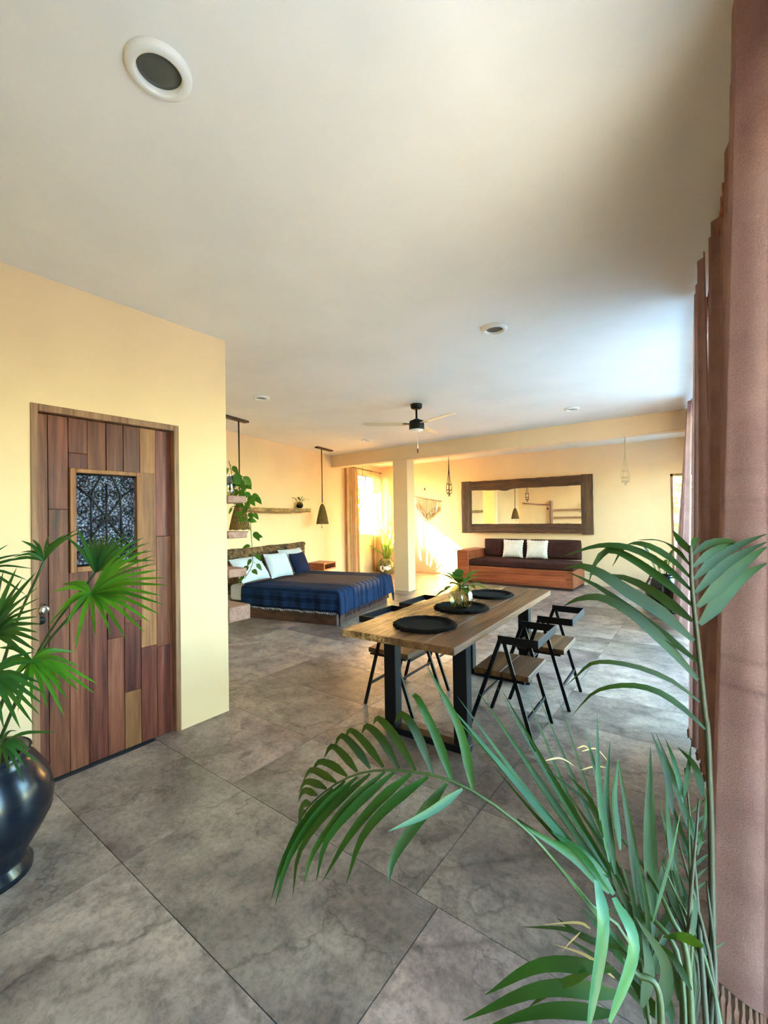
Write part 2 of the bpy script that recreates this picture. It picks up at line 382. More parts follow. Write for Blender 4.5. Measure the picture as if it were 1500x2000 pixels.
# ------------------------------------------------------------------ glazing
def window(name, label, pts_fn, n, frame='aluminium', parts=2):
    """pts_fn(u, d, z) -> world; u along 0..n, builds frame and panes"""
    pass
w1 = thing('window_1', 'tall aluminium sliding window beside the snake plant', None, W((WS0+WS1)/2, -.05, WZ0), kind='structure')
m = MB()
def wbar(m, sa, sb, za, zb, d0=-.075, d1=-.035): m.box((sa, d0, za), (sb, d1, zb), MW)
m = MB(); wbar(m, WS0, WS0+.03, WZ0, WZ1); wbar(m, WS1-.03, WS1, WZ0, WZ1); wbar(m, WS0, WS1, WZ0, WZ0+.03); wbar(m, WS0, WS1, WZ1-.03, WZ1)
obj('window_frame', m, 'aluminium', w1, world=w1.location)
for i in range(2):
    a = WS0+.03+i*(WS1-WS0-.06)/2; b = a+(WS1-WS0-.06)/2
    m = MB(); wbar(m, a, a+.025, WZ0+.03, WZ1-.03, -.07, -.045); wbar(m, b-.025, b, WZ0+.03, WZ1-.03, -.07, -.045); sa = obj('sash', m, 'aluminium', w1, world=w1.location)
    m = MB(); wbar(m, a+.025, b-.025, WZ0+.03, WZ1-.03, -.06, -.055); obj('pane', m, 'window_glass', sa, world=w1.location)
m = MB(); wbar(m, WS0-.03, WS1+.03, WZ0-.03, WZ0-.002, -.09, .03); obj('window_sill', m, 'aluminium', w1, world=w1.location)
for i, (ya, yb_, za, zb) in enumerate(OPEN):
    w = thing('window_%d' % (i+2), ['glazed sliding opening beside the nearest curtain', 'wide glazed sliding opening behind the mauve curtains', 'added window brightening the sofa nook from the right wall'][i], None, (XR(ya)+.07, ya, za), kind='structure')
    def q(m, y0, y1, z0, z1, t0=.05, t1=.09):
        v = [(XR(y0)+t0, y0, z0), (XR(y0)+t1, y0, z0), (XR(y1)+t1, y1, z0), (XR(y1)+t0, y1, z0)]; v += [(p[0], p[1], z1) for p in v]
        return m.add(v, [(0,3,2,1),(4,5,6,7),(0,1,5,4),(1,2,6,5),(2,3,7,6),(3,0,4,7)])
    m = MB(); q(m, ya, ya+.05, za, zb); q(m, yb_-.05, yb_, za, zb); q(m, ya, yb_, za, za+.04); q(m, ya, yb_, zb-.05, zb); obj('window_frame', m, 'black_metal', w, world=w.location)
    n = 2 if yb_-ya < 2.5 else 3
    for j in range(n):
        a = ya+.05+j*(yb_-ya-.1)/n; b = a+(yb_-ya-.1)/n
        m = MB(); q(m, a, a+.03, za+.04, zb-.05); q(m, b-.03, b, za+.04, zb-.05); sa = obj('sash', m, 'black_metal', w, world=w.location)
        m = MB(); q(m, a+.03, b-.03, za+.04, zb-.05, .067, .073); obj('pane', m, 'window_glass', sa, world=w.location)
d2 = thing('door_2', 'bright glazed doorway at the right end of the far wall', None, (BX0, YB, 0), kind='structure')
m = MB().box((BX0, YB+.04, 0), (BX0+.04, YB+.1, BZ)).box((BX1-.04, YB+.04, 0), (BX1, YB+.1, BZ)).box((BX0, YB+.04, BZ-.04), (BX1, YB+.1, BZ)); obj('door_frame', m, 'frame_wood', d2, world=d2.location)
obj('pane', MB().box((BX0+.04, YB+.068, .0), (BX1-.04, YB+.072, BZ-.04)), 'window_glass', d2, world=d2.location)
# ------------------------------------------------------------------ outside
tag(obj('terrace', MB().box((.75, -12, -.3), (4.6, 24, -.10)), 'terrace_bounce'), 'added pale terrace bouncing sky light into the right openings', kind='structure')  # unseen pale slab added to bounce sky light up onto the ceiling
tag(obj('outside_ground', MB().box((-60, -60, -.6), (60, 60, -.31)), 'ground'), 'dry open ground around the house', kind='structure')
def tree(loc, h, rad, n, label, seed):
    rnd = random.Random(seed); t = thing('garden_tree', label, 'tree', loc, group=None)
    obj('trunk', MB().tube([(0, 0, 0), (.05, .03, h*.35), (0, .08, h*.7)], [.14, .10, .05], 8), 'bark', t, True)
    m = MB()
    for i in range(n):
        a = rnd.uniform(0, 6.28); e = rnd.uniform(-1, 1); rr = rad*rnd.uniform(.55, 1); c = Vector((math.cos(a)*rr*math.sqrt(1-e*e), math.sin(a)*rr*math.sqrt(1-e*e), h*.66+e*rr*1.1))
        d = Vector((rnd.uniform(-1, 1), rnd.uniform(-1, 1), rnd.uniform(-.8, .4))).normalized(); l = rnd.uniform(.18, .34)
        m.leaf([c, c+d*l*.5, c+d*l-Vector((0, 0, .05))], l*.5, (rnd.uniform(-1, 1), rnd.uniform(-1, 1), 1))
    f = obj('foliage', m, 'tree_leaf', t); f['kind'] = 'stuff'
tree((-9.6, 10.9, -.31), 3.6, 1.0, 700, 'leafy tree right outside the sunny window', 1)
hm = MB(); rh = random.Random(6)
for i in range(5200):
    c = Vector((22+rh.uniform(0, 3), rh.uniform(-25, 40), -.3+rh.random()**.8*3.6)); d = Vector((-rh.uniform(.2, 1), rh.uniform(-1, 1), rh.uniform(-.6, .6))).normalized(); l = rh.uniform(.3, .6)
    hm.leaf([c, c+d*l*.5, c+d*l], l*.6, (rh.uniform(-1, 0), rh.uniform(-1, 1), 1))
tag(obj('garden_hedge', hm, 'tree_leaf'), 'leafy green hedge far beyond the added terrace', kind='stuff')
tree((-1.6, 15.5, -.31), 3.4, 1.5, 700, 'leafy tree behind the far doorway', 33)

# ------------------------------------------------------------------ wooden door
d1 = thing('door_1', 'reddish reclaimed plank door with an iron grille window', None, (XD, DY0, 0), kind='structure')
o = d1.location
m = MB().box((XD-.11, DY0, 0), (XD+.006, DY0+.035, DZ)).box((XD-.11, DY1-.035, 0), (XD+.006, DY1, DZ)).box((XD-.11, DY0+.035, DZ-.04), (XD+.006, DY1-.035, DZ))
obj('door_frame', m, 'frame_wood', d1, world=o, bevel=.003)
xf = XD-.035
def dpx(x, y): q = on(x, y, (xf, 0, 0), Vector((1, 0, 0))); return q.y, q.z
edges = [DY0+.036]+[dpx(x, 850)[0] for x in (93, 133, 171, 207, 240, 272, 303)]+[DY1-.036]
gy0, gz1 = dpx(135, 914); gy1 = dpx(275, 920)[0]; gz0 = 1.15
zs = lambda px, x=200: dpx(x, px)[1]
splits = {0: [], 1: [1.52], 2: [2.0-.15], 3: [], 4: [.72], 5: [.36, .80], 6: [.62], 7: [.60, 1.34]}
rnd = random.Random(3)
for i in range(8):
    a, b = edges[i]+.0012, edges[i+1]-.0012
    cuts = [.006]+splits[i]+[DZ-.044]
    for j in range(len(cuts)-1):
        za, zb = cuts[j]+.0008, cuts[j+1]-.0008; t = rnd.uniform(-.004, .003)
        segs = [(za, zb)]
        if b > gy0 and a < gy1:
            segs = [(p, q_) for p, q_ in ((za, min(zb, gz0)), (max(za, gz1), zb)) if q_-p > .01]
            if a < gy0-.004 or b > gy1+.004:       # narrow strip left beside the little window
                for (y_a, y_b) in ((a, min(b, gy0)), (max(a, gy1), b)):
                    if y_b-y_a > .004 and zb > gz0 and za < gz1: obj('plank', MB().box((xf-.035, y_a, max(za, gz0)), (xf+t, y_b, min(zb, gz1))), 'door_wood_pale' if i == 6 else 'door_wood', d1, world=o)
        for p, q_ in segs:
            pale = (i == 6 and p > .5) or (i == 5 and q_ < .4)
            mb = MB().box((0, 0, 0), (.035+t, b-a, q_-p))
            obj('plank', mb, 'door_wood_pale' if pale else 'door_wood', d1, bevel=.0018, loc=Vector((xf-.035, a, p))-o)
# little window
fw = .032
m = MB().box((xf-.03, gy0, gz0), (xf+.014, gy0+fw, gz1)).box((xf-.03, gy1-fw, gz0), (xf+.014, gy1, gz1)).box((xf-.03, gy0+fw, gz1-fw*.8), (xf+.014, gy1-fw, gz1)).box((xf-.03, gy0+fw, gz0), (xf+.014, gy1-fw, gz0+fw))
sw = obj('window_frame', m, 'door_wood_pale', d1, world=o, bevel=.003)
obj('pane', MB().box((xf-.03, gy0+fw, gz0+fw), (xf-.022, gy1-fw, gz1-fw*.8)), 'cathedral_glass', d1, world=o)
ga, gb, za, zb = gy0+fw, gy1-fw, gz0+fw, gz1-fw*.8; gc = (ga+gb)/2; gw = gb-ga; gh = zb-za; xg = xf-.012
m = MB()
def gp(u, w): return (xg, gc+u*gw/2, za+w*gh)
def gtube(pts, r=.0058): m.tube([gp(*p) for p in pts], r, 5)
def scroll(cu, cw, r0, a0, turns, sgn, asp):
    pts = []
    for i in range(19):
        t = i/18; a = a0+sgn*turns*6.283*t; rr = r0*(1-.78*t); pts.append((cu+rr*math.cos(a), cw+rr*math.sin(a)*asp))
    gtube(pts, .0045)
asp = gw/2/gh
for sgn in (-1, 1):
    gtube([(sgn*.50, 0), (sgn*.50, .62), (sgn*.46, .80), (sgn*.20, .97), (sgn*.12, 1.0)])
    gtube([(sgn*.95, .86), (sgn*.55, .76), (0, .52), (-sgn*.5, .30), (-sgn*.95, .14)])
    for cw, s2 in ((.90, 1), (.60, -1), (.35, 1), (.12, -1)): scroll(sgn*.74, cw, .22, math.pi/2*s2, 1.3, sgn, asp)
    for cw in (.78, .50, .24): scroll(sgn*.22, cw, .18, -math.pi/2, 1.3, sgn, asp)
gtube([(0, 0), (0, .5), (0, .9)]); gtube([(-1, .99), (1, .99)]); gtube([(-1, .01), (1, .01)])
obj('iron_grille', m, 'iron', d1, True, world=o)
ky, kz = dpx(82, 1190)
kn = obj('door_knob', MB().lathe([(.030, 0), (.031, .004), (.018, .008), (.013, .02), (.022, .028), (.027, .038), (.024, .048), (.012, .052)], 20), 'steel', d1, True, loc=Vector((xf, ky, kz))-o, rot=(0, R(90), 0))
ky, kz = dpx(79, 1212); obj('deadbolt', MB().lathe([(.022, 0), (.022, .012), (.018, .016)], 20), 'black_metal', d1, True, loc=Vector((xf, ky, kz))-o, rot=(0, R(90), 0))
# ------------------------------------------------------------------ dining table
TC = Vector((-1.525, 3.085, 0)); TR = R(2.6); TW, TL, TZ = .77, 2.07, .75
tb = thing('dining_table', 'long rustic plank dining table on black steel legs', 'table', TC, TR)
pl_x = [-TW/2, -.03, .195, TW/2]
rnd = random.Random(5)
for i in range(3):
    a, b = pl_x[i]+.0015, pl_x[i+1]-.0015; n = 26; mb = MB(); jag = [rnd.uniform(-.008, .008) for _ in range(n+1)]
    def edge(x, j): return x+(jag[j] if (i == 0 and x < -.3) else 0)
    for j in range(n+1):
        y = -TL/2+TL*j/n; ey = 0
        mb.v += [Vector((edge(a, j), y, TZ-.042)), Vector((b, y, TZ-.042)), Vector((b, y, TZ-.0005*i)), Vector((edge(a, j), y, TZ-.0005*i))]
    for j in range(n):
        k0 = 4*j
        for q_ in range(4): mb.f.append((k0+q_, k0+4+q_, k0+4+(q_+1) % 4, k0+(q_+1) % 4))
    mb.f += [(0, 1, 2, 3), (4*n+3, 4*n+2, 4*n+1, 4*n)]
    obj('table_plank', mb, ['table_wood_rough', 'table_wood', 'table_wood'][i], tb, bevel=.003)
mb = MB()
for j in range(34):
    y = -TL/2+.02+random.random()*.25; x = -TW/2-.0+random.uniform(-.012, .02); mb.bar((x+.03, y, TZ-.05), (x-random.uniform(.0, .03), y+random.uniform(-.02, .02), TZ-.05-random.random()*.006), .004, .006)
bk_ = obj('bark_edge', mb, 'log_wood', tb); bk_['label'] = 'ragged strip of bark under the rough plank'
for yy in (-.655, .655):
    for xx in (-.255, .255): obj('leg', MB().box((xx-.045, yy-.04, .045), (xx+.045, yy+.04, TZ-.051)), 'black_metal', tb, bevel=.004)
    obj('foot_bar', MB().box((-.30, yy-.04, 0), (.30, yy+.04, .045)), 'black_metal', tb, bevel=.004)
    obj('top_bar', MB().box((-.30, yy-.04, TZ-.051), (.30, yy+.04, TZ-.0425)), 'black_metal', tb)
# placemats
def placemat(c, label):
    n = 72; mb = MB(); rr = [1+random.uniform(-.025, .03) for _ in range(n)]
    prof = [(.0, .006), (.12, .007), (.155, .008), (.165, .018), (.18, .023), (.195, .019), (.203, .008), (.200, .0), (0, 0)]
    for p, (r_, z) in enumerate(prof):
        for j in range(n):
            a = 6.2832*j/n; q_ = r_*(rr[j] if r_ > .16 else 1); mb.v.append(Vector((q_*math.cos(a), q_*math.sin(a), z+(random.uniform(-.002, .002) if .16 < r_ and z > .01 else 0))))
    for p in range(len(prof)-1):
        for j in range(n): mb.f.append((p*n+j, p*n+(j+1) % n, (p+1)*n+(j+1) % n, (p+1)*n+j))
    mb.f = [q_[::-1] for q_ in mb.f]
    t = thing('placemat', label, 'placemat', c, group='black woven placemats on the dining table'); obj('woven_disc', mb, 'black_raffia', t, True)
    fr = MB()
    for j in range(90):
        a = random.uniform(0, 6.28); p = Vector((.198*math.cos(a), .198*math.sin(a), .012)); fr.tube([p, p+Vector((math.cos(a+.5)*.012, math.sin(a+.5)*.012, random.uniform(-.006, .008)))], .0012, 3)
    f = obj('raffia_fringe', fr, 'black_raffia', t); f['kind'] = 'stuff'; return t
Z = TZ+.0006
placemat((-1.475, 2.40, Z), 'black round woven placemat at the near end of the table')
placemat((-1.515, 2.985, Z), 'black round woven placemat under the glass globe vase')
placemat((-1.555, 3.61, Z), 'black round woven placemat at the far end of the table')
# generic small leafy plant
def heart(mb, base, d, L, wdt, droop=.3, nrm=None):
    d = Vector(d).normalized(); b = Vector(base); pts = [b+d*L*t-Vector((0, 0, droop*L*t*t)) for t in (0, .15, .35, .6, .82, 1)]
    pr = {0: .25, 1: .8, 2: 1.0, 3: .8, 4: .42, 5: .03}
    mb.leaf(pts, wdt, nrm or (0, 0, 1), lambda u: pr[min(5, int(round(u*5)))], .18); return mb
VC = Vector((-1.515, 2.985, Z+.0075))
vs = thing('globe_vase', 'clear glass globe vase with leafy cuttings on middle placemat', 'vase', VC)
gp_ = [(.045, 0), (.07, .012), (.088, .045), (.092, .085), (.08, .125), (.055, .15), (.045, .158), (.047, .165)]
obj('glass_globe', MB().lathe(gp_, 28, cap=False), 'vase_glass', vs, True)
if 0: obj('water', MB().lathe([(.0, .004), (.066, .014), (.084, .046), (.085, .085), (.0, .086)], 24, cap=False), 'vase_glass', vs, True)
rt = MB()
for j in range(26):
    a = random.uniform(0, 6.28); r_ = random.uniform(.01, .05); rt.tube(bez([(0, 0, .15), (r_*.4*math.cos(a), r_*.4*math.sin(a), .09), (r_*math.cos(a), r_*math.sin(a), random.uniform(.015, .05))], 5), .0016, 4)
obj('roots', rt, 'cord_pale', vs)
for j in range(22):
    a = j*2.4+random.uniform(-.3, .3); e = random.uniform(-.05, 1.15); L = random.uniform(.09, .15); h0 = random.uniform(.0, .07)
    d = Vector((math.cos(a)*math.cos(e), math.sin(a)*math.cos(e), math.sin(e))); b = Vector((0, 0, .14)); q_ = b+d*(.05+h0)
    mb = MB(); heart(mb, q_, d+Vector((0, 0, -.2)), L, L*.52, .35); mb.tube([b, (b+q_)/2+Vector((0, 0, .008)), q_], .002, 4); obj('leaf', mb, 'pothos_leaf', vs, True)
mb = MB(); heart(mb, (-.07, .05, .22), (-1, .3, .35), .13, .035, .2); mb.tube([(0, 0, .14), (-.04, .03, .19), (-.07, .05, .22)], .002, 4); obj('leaf', mb, 'pothos_leaf', vs, True)

# ------------------------------------------------------------------ folding chairs
def make_chair():
    t = thing('folding_chair', 'x', 'chair', group='black metal folding chairs with wooden seats around the dining table')
    hy = .228
    for s in (-1, 1):
        y = s*hy
        obj('leg', MB().bar((-.215, y, .0), (.025, y, .655), .024, .016, (0, 1, 0)), 'black_metal', t)
        obj('leg', MB().bar((.225, y-s*.014, .0), (.045, y-s*.014, .640), .024, .012, (0, 1, 0)), 'black_metal', t)
        obj('arm_strap', MB().box((.01, y-.004, .632), (.262, y+.004, .682)), 'black_metal', t, bevel=.002)
    obj('back_strap', MB().box((.255, -hy, .632), (.263, hy, .682)), 'black_metal', t, bevel=.002)
    obj('stretcher', MB().bar((.178, -hy+.02, .17), (.178, hy-.02, .17), .022, .012, (1, 0, 0)), 'black_metal', t)
    obj('stretcher', MB().bar((-.120, -hy+.01, .26), (-.120, hy-.01, .26), .014, .012, (1, 0, 0)), 'black_metal', t)
    for i in range(2): obj('seat_plank', MB().box((-.165+i*.180, -hy+.022, .405), (.0135+i*.180, hy-.022, .442)), 'seat_wood', t, bevel=.003)
    obj('seat_bracket', MB().box((-.15, -hy+.01, .394), (.17, hy-.01, .4045)), 'black_metal', t)
    return t
spots = [((-1.120, 2.90), 0, 'right side folding chair nearest the viewer, wooden seat'), ((-1.085, 3.585), 0, 'folding chair on the right table side, farther from viewer'),
         ((-1.955, 2.855), math.pi, 'folding chair on the bed side of table, nearer viewer'), ((-1.985, 3.445), math.pi, 'folding chair on the bed side of table, farther back')]
ch0 = make_chair()
for i, ((x, y), a, lb) in enumerate(spots):
    c = ch0 if i == 0 else copy_tree(ch0)
    c.location = (x, y, 0); c.rotation_euler = (0, 0, a+R(2.2)); c['label'] = lb

# ------------------------------------------------------------------ bed
bd = thing('bed', 'low dark timber platform bed with rough-hewn headboard', 'bed', W(.8, 0, 0))
ob = bd.location
def wbox(a, b): m_ = MB().box(a, b, MW); m_.f = [q_[::-1] for q_ in m_.f]; return m_
B0, B1, BD = -.06, 1.66, 1.93
obj('side_board', wbox((B0, .10, 0), (B0+.05, BD, .235)), 'bed_wood', bd, world=ob, bevel=.004)
obj('side_board', wbox((B1-.05, .10, 0), (B1, BD, .235)), 'bed_wood', bd, world=ob, bevel=.004)
obj('foot_board', wbox((B0+.051, BD-.05, 0), (B1-.051, BD, .235)), 'bed_wood', bd, world=ob, bevel=.004)
obj('slat_deck', wbox((B0+.051, .10, .18), (B1-.051, BD-.051, .235)), 'bed_wood', bd, world=ob)
obj('mattress', wbox((B0-.02, .105, .237), (B1+.02, BD+.02, .47)), 'mattress_white', bd, world=ob, bevel=.05, seg=4)
rnd = random.Random(9); HS0, HS1 = -.60, 2.06
rows = [(.30, .47), (.47, .64), (.64, .82), (.82, .985)]
for ri, (za, zb) in enumerate(rows):
    s_ = HS0
    while s_ < HS1-.01:
        e_ = min(HS1, s_+rnd.uniform(.55, 1.1))
        if HS1-e_ < .25: e_ = HS1
        nu, nv = max(4, int((e_-s_)*26)), 6; ph = rnd.uniform(0, 9); base = .055+rnd.uniform(0, .02)
        def surf(u, v_):
            ss = s_+.004+(e_-s_-.008)*u; zz = za+.003+(zb-za-.006)*v_
            ed = min(u*(e_-s_), (1-u)*(e_-s_), v_*(zb-za), (1-v_)*(zb-za)); d_ = base+.016*math.sin(ss*23+ph)*math.sin(zz*31+ph*2)+.010*math.sin(ss*61+zz*47+ph)+rnd.uniform(-.006, .006)
            if ri == 3: zz += .010*math.sin(ss*7+1)*v_
            return W(ss, max(.03, d_*min(1, .45+ed/.03)), zz)
        mb = MB(); mb.grid(surf, nu, nv); mb.f = [q_[::-1] for q_ in mb.f]
        b0 = len(mb.v); wbk = wbox((s_+.004, .002, za+.003), (e_-.004, .031, zb-.003)); mb.add(wbk.v, wbk.f)
        obj('headboard_block', mb, 'headboard_wood', bd, world=ob); s_ = e_
# blanket
bl = thing('blanket', 'navy blue woven blanket with brown striped centre on the bed', 'blanket', W(.8, 1.0, .47)); obl = bl.location
EX = .30
def drape(u, v_):
    # u across the bed (near side to far side), v along it (head to foot)
    a = -EX + (B1-B0+.06+2*EX)*u; L0 = B1-B0+.06; b = .38+(BD+.03-.38+EX+.02)*v_; Lf = BD+.03
    wob = .012*math.sin(b*19+a*3)+.008*math.sin(b*41)
    z = .482; s_ = B0-.03+a; d_ = b; R_ = .05
    if a < 0: dn = -a; s_ = B0-.03-.012-min(dn, .05)*.3-(wob+.012)*min(1, dn*6); z = .482-dn+.01*min(1, dn*20)
    elif a > L0: dn = a-L0; s_ = B1+.03+.012+min(dn, .05)*.3+(wob+.012)*min(1, dn*6); z = .482-dn
    if b > Lf:
        dn = b-Lf; w2 = .014*math.sin(a*17)+.008*math.sin(a*37+1); d_ = Lf+.012+min(dn, .05)*.3+(w2+.016)*min(1, dn*6)
        if a < 0 or a > L0: z = max(.02, z-dn*1.0); d_ = Lf+.03+dn*.12; s_ = (B0-.05-dn*.10) if a < 0 else (B1+.05+dn*.1)
        else: z = .482-dn
    edge = min(abs(a), abs(a-L0), abs(b-Lf))
    if 0 <= a <= L0 and b <= Lf: z += .004*math.sin(a*9)*math.sin(b*7)-(.018 if edge < .02 else 0)
    return W(s_, d_, z)
mb = MB(); NU, NV = 70, 64; mb.grid(drape, NU, NV); mb.f = [q_[::-1] for q_ in mb.f]
cl = obj('cloth', mb, 'blanket_cloth', bl, True, world=obl)
uvl = cl.data.uv_layers.new(name='UVMap'); w_ = NU+1
for lp in cl.data.loops:
    i = lp.vertex_index; uvl.data[lp.index].uv = ((i % w_)/NU, (i//w_)/NV)
sm = cl.modifiers.new('thick', 'SOLIDIFY'); sm.thickness = .006; sm.offset = 1
fr = MB()
def tassel(mb, p, L, r=.006):
    p = Vector(p); mb.tube([p, p-Vector((0, 0, L*.25)), p-Vector((0, 0, L*.35)), p-Vector((random.uniform(-.006, .006), random.uniform(-.006, .006), L))], [r*.4, r*.45, r, r*.7], 5)
for j in range(60): tassel(fr, drape(.18+.64*j/59, 1.0)+WN*.0, random.uniform(.05, .07))
obj('foot_fringe', fr, 'fringe_navy', bl, world=obl)['kind'] = 'stuff'
fr = MB()
for j in range(70): tassel(fr, drape(0.0, .02+.80*j/69), random.uniform(.02, .035), .005)
obj('side_fringe', fr, 'white_linen', bl, world=obl)['kind'] = 'stuff'
# pillows
def pillow_mesh(w, h, t, n=14, frill=0):
    mb = MB()
    for sgn in (1, -1):
        def f_(u, v_):
            x, y = 2*u-1, 2*v_-1; k_ = max(0, (1-x**4)*(1-y**4)); z = sgn*t/2*k_**.55
            pin = 1-.07*(1-abs(x)**2)*abs(y)**6-0; pin2 = 1-.07*(1-abs(y)**2)*abs(x)**6
            fx = fy = 0
            if frill and (abs(x) > .99 or abs(y) > .99): fx = frill*math.sin((u+v_)*38)*.4; 
            return Vector((x*w/2*pin2*(1+(frill*(1+math.sin(v_*44))*.5 if abs(x) > .99 else 0)), y*h/2*pin*(1+(frill*(1+math.sin(u*44))*.5 if abs(y) > .99 else 0)), z+fx*.02))
        c0 = len(mb.f); mb.grid(f_, n, n)
        if sgn < 0: mb.f[c0:] = [q_[::-1] for q_ in mb.f[c0:]]
    return mb
def pillow(name, label, loc, size, xdir, updir, mat, cat='pillow', group=None, frill=0):
    x = Vector(xdir).normalized(); u = Vector(updir).normalized(); z = x.cross(u); u = z.cross(x)
    o_ = obj(name, pillow_mesh(*size, n=24 if frill else 16, frill=frill), mat, smooth=True); o_.matrix_world = Matrix.Translation(loc) @ Matrix((x, u, z)).transposed().to_4x4()
    tag(o_, label, cat, group); return o_
up_lean = lambda t: (WN*-math.sin(t)+Vector((0, 0, 1))*math.cos(t))
G = 'pillows on the bed'
zt = .50
pillow('bed_pillow', 'white bed pillow nearest the plank shelves', W(.02, .42, zt+.20), (.62, .42, .17), WD, up_lean(R(38)), 'white_linen', group=G)
pillow('bed_pillow', 'white bed pillow leaning on headboard behind navy cushion', W(1.30, .30, zt+.215), (.66, .44, .16), WD, up_lean(R(28)), 'white_linen', group=G)
pillow('bed_pillow', 'upright white pillow between the other white pillow and navy cushion', W(.60, .50, zt+.205), (.50, .42, .15), WD+WN*.10, up_lean(R(26)), 'white_linen', group=G)
pillow('navy_cushion', 'small dark navy square cushion in front of white pillows', W(1.09, .57, zt+.185), (.44, .38, .13), WD-WN*.05, up_lean(R(24)), 'navy_cotton', 'cushion')
# ------------------------------------------------------------------ nightstand
ns = thing('nightstand', 'floating open wooden nightstand box beyond the bed', 'nightstand', W(2.4, .2, .42)); on_ = ns.location
N0, N1 = 2.16, 2.62
obj('top_board', wbox((N0, .003, .535), (N1, .40, .56)), 'sofa_wood', ns, world=on_, bevel=.002); obj('bottom_board', wbox((N0, .003, .42), (N1, .40, .445)), 'sofa_wood', ns, world=on_, bevel=.002)
for a in (N0, N1-.025): obj('side_board', wbox((a, .003, .445), (a+.025, .40, .535)), 'sofa_wood', ns, world=on_)
obj('back_board', wbox((N0+.025, .003, .445), (N1-.025, .02, .535)), 'bed_wood', ns, world=on_)
# ------------------------------------------------------------------ log shelf with small plant
sh = thing('log_shelf', 'live-edge log shelf on the wall above the bed', 'shelf', W(1.2, .1, 1.58)); osf = sh.location
mb = MB(); n = 28; S0, S1 = .25, 2.05
for j in range(n+1):
    u = j/n; s_ = S0+(S1-S0)*u; k_ = .012*math.sin(s_*17)+.008*math.sin(s_*39+1); sag = -.02*math.sin(math.pi*u)
    d_ = .20+k_; mb.v += [W(s_, .003, 1.565+sag), W(s_, d_*.85, 1.562+sag+k_*.6), W(s_, d_, 1.585+sag), W(s_, d_*.97, 1.62+sag*.6), W(s_, d_*.93, 1.632+sag*.4), W(s_, .003, 1.632+sag*.4)]
for j in range(n):
    for q_ in range(6): mb.f.append((6*j+q_, 6*j+(q_+1) % 6, 6*j+6+(q_+1) % 6, 6*j+6+q_))
mb.f += [(5, 4, 3, 2, 1, 0), tuple(6*n+q_ for q_ in range(6))]
obj('log_board', mb, 'log_wood', sh, world=osf)
pp = W(1.80, .10, 1.635); sp = thing('shelf_plant', 'small glass globe with trailing plant on the log shelf', 'plant', pp)
obj('glass_globe', MB().lathe([(.03, 0), (.055, .015), (.068, .05), (.062, .085), (.035, .11), (.037, .115)], 20, cap=False), 'green_glass', sp, True)
obj('soil', MB().lathe([(.028, .004), (.052, .016), (.063, .05), (.05, .07)], 14), 'soil', sp, True)
for j in range(13):
    a = j*2.4; e = random.uniform(.1, 1.2); d = Vector((math.cos(a)*math.cos(e), math.sin(a)*math.cos(e), math.sin(e)))
    if (W(1.8, .1, 0)+d*.15-W0).dot(WN) < .02: d = d+WN*.5
    b = Vector((0, 0, .09)); q_ = b+d*random.uniform(.05, .15); mb = MB(); heart(mb, q_, d+Vector((0, 0, -.2)), .075, .05, .3); mb.tube([b, q_], .002, 4); obj('leaf', mb, 'pothos_leaf', sp, True)
# ------------------------------------------------------------------ pendant lamps
def pendant(c, label, zs0, zs1, rs, bar_dir, barlen, off):
    t = thing('pendant_lamp', label, 'lamp', (c[0], c[1], ZC), group='woven pendant lamps over the bedsides')
    bdv = Vector(bar_dir).normalized(); p0 = -bdv*(barlen/2)+bdv*off; p1 = bdv*(barlen/2)+bdv*off
    obj('ceiling_board', MB().bar(p0-Vector((0, 0, .014)), p1-Vector((0, 0, .014)), .09, .026), 'dark_beam', t, bevel=.004)
    obj('rope_cord', MB().tube([(0, 0, -.027), (.004, 0, -.5), (-.002, .003, zs1-ZC+.02)], [.011, .009, .011], 7), 'cord_dark', t, True)
    mb = MB(); H = zs1-zs0; z0 = zs0-ZC
    prf = lambda v_: rs*(.10+.90*(1-v_)**.62) if v_ > 0 else rs
    for j in range(34):
        a = 6.2832*j/34; pts = []
        for i_ in range(7):
            v_ = i_/6; r_ = prf(v_); aa = a+.12*math.sin(v_*9+j); pts.append((r_*math.cos(aa), r_*math.sin(aa), z0+H*v_))
        mb.tube(pts, [.006]*7, 4, False)
    for i_ in range(9):
        v_ = i_/9; r_ = prf(v_); mb.tube([(r_*math.cos(6.2832*j/24), r_*math.sin(6.2832*j/24), z0+H*v_+.006*math.sin(j*2.1+i_)) for j in range(25)], .0055, 4, False)
    mb.lathe([(prf(v_)*.985, z0+H*v_) for v_ in (0, .2, .4, .6, .8, 1.0)], 20, cap=False)
    obj('woven_shade', mb, 'woven_cane', t, True)
    obj('bulb', MB().lathe([(.0, z0+.05), (.02, z0+.055), (.034, z0+.085), (.028, z0+.115), (.014, z0+.15), (.014, z0+.19)], 14), 'lens_white', t, True)
    obj('pull_cord', MB().tube([(.03, -.05, z0+.1), (.03, -.05, z0-.05), (.03, -.05, z0-.055), (.03, -.05, z0-.085)], [.003, .003, .009, .006], 5), 'cord_dark', t)
    return t
p2 = fl(628, 877, 2.785); pendant(p2, 'woven pendant lamp hanging beside the log shelf end', bpx(628, 1023, p2.y).z, bpx(628, 984, p2.y).z, .115, WD, .55, .10)
p1 = fl(466, 822, 2.785); pendant(p1, 'woven pendant lamp half hidden by vines near plank shelves', bpx(467, 1034, p1.y).z, bpx(467, 978, p1.y).z, .135, WD, .52, -.10)
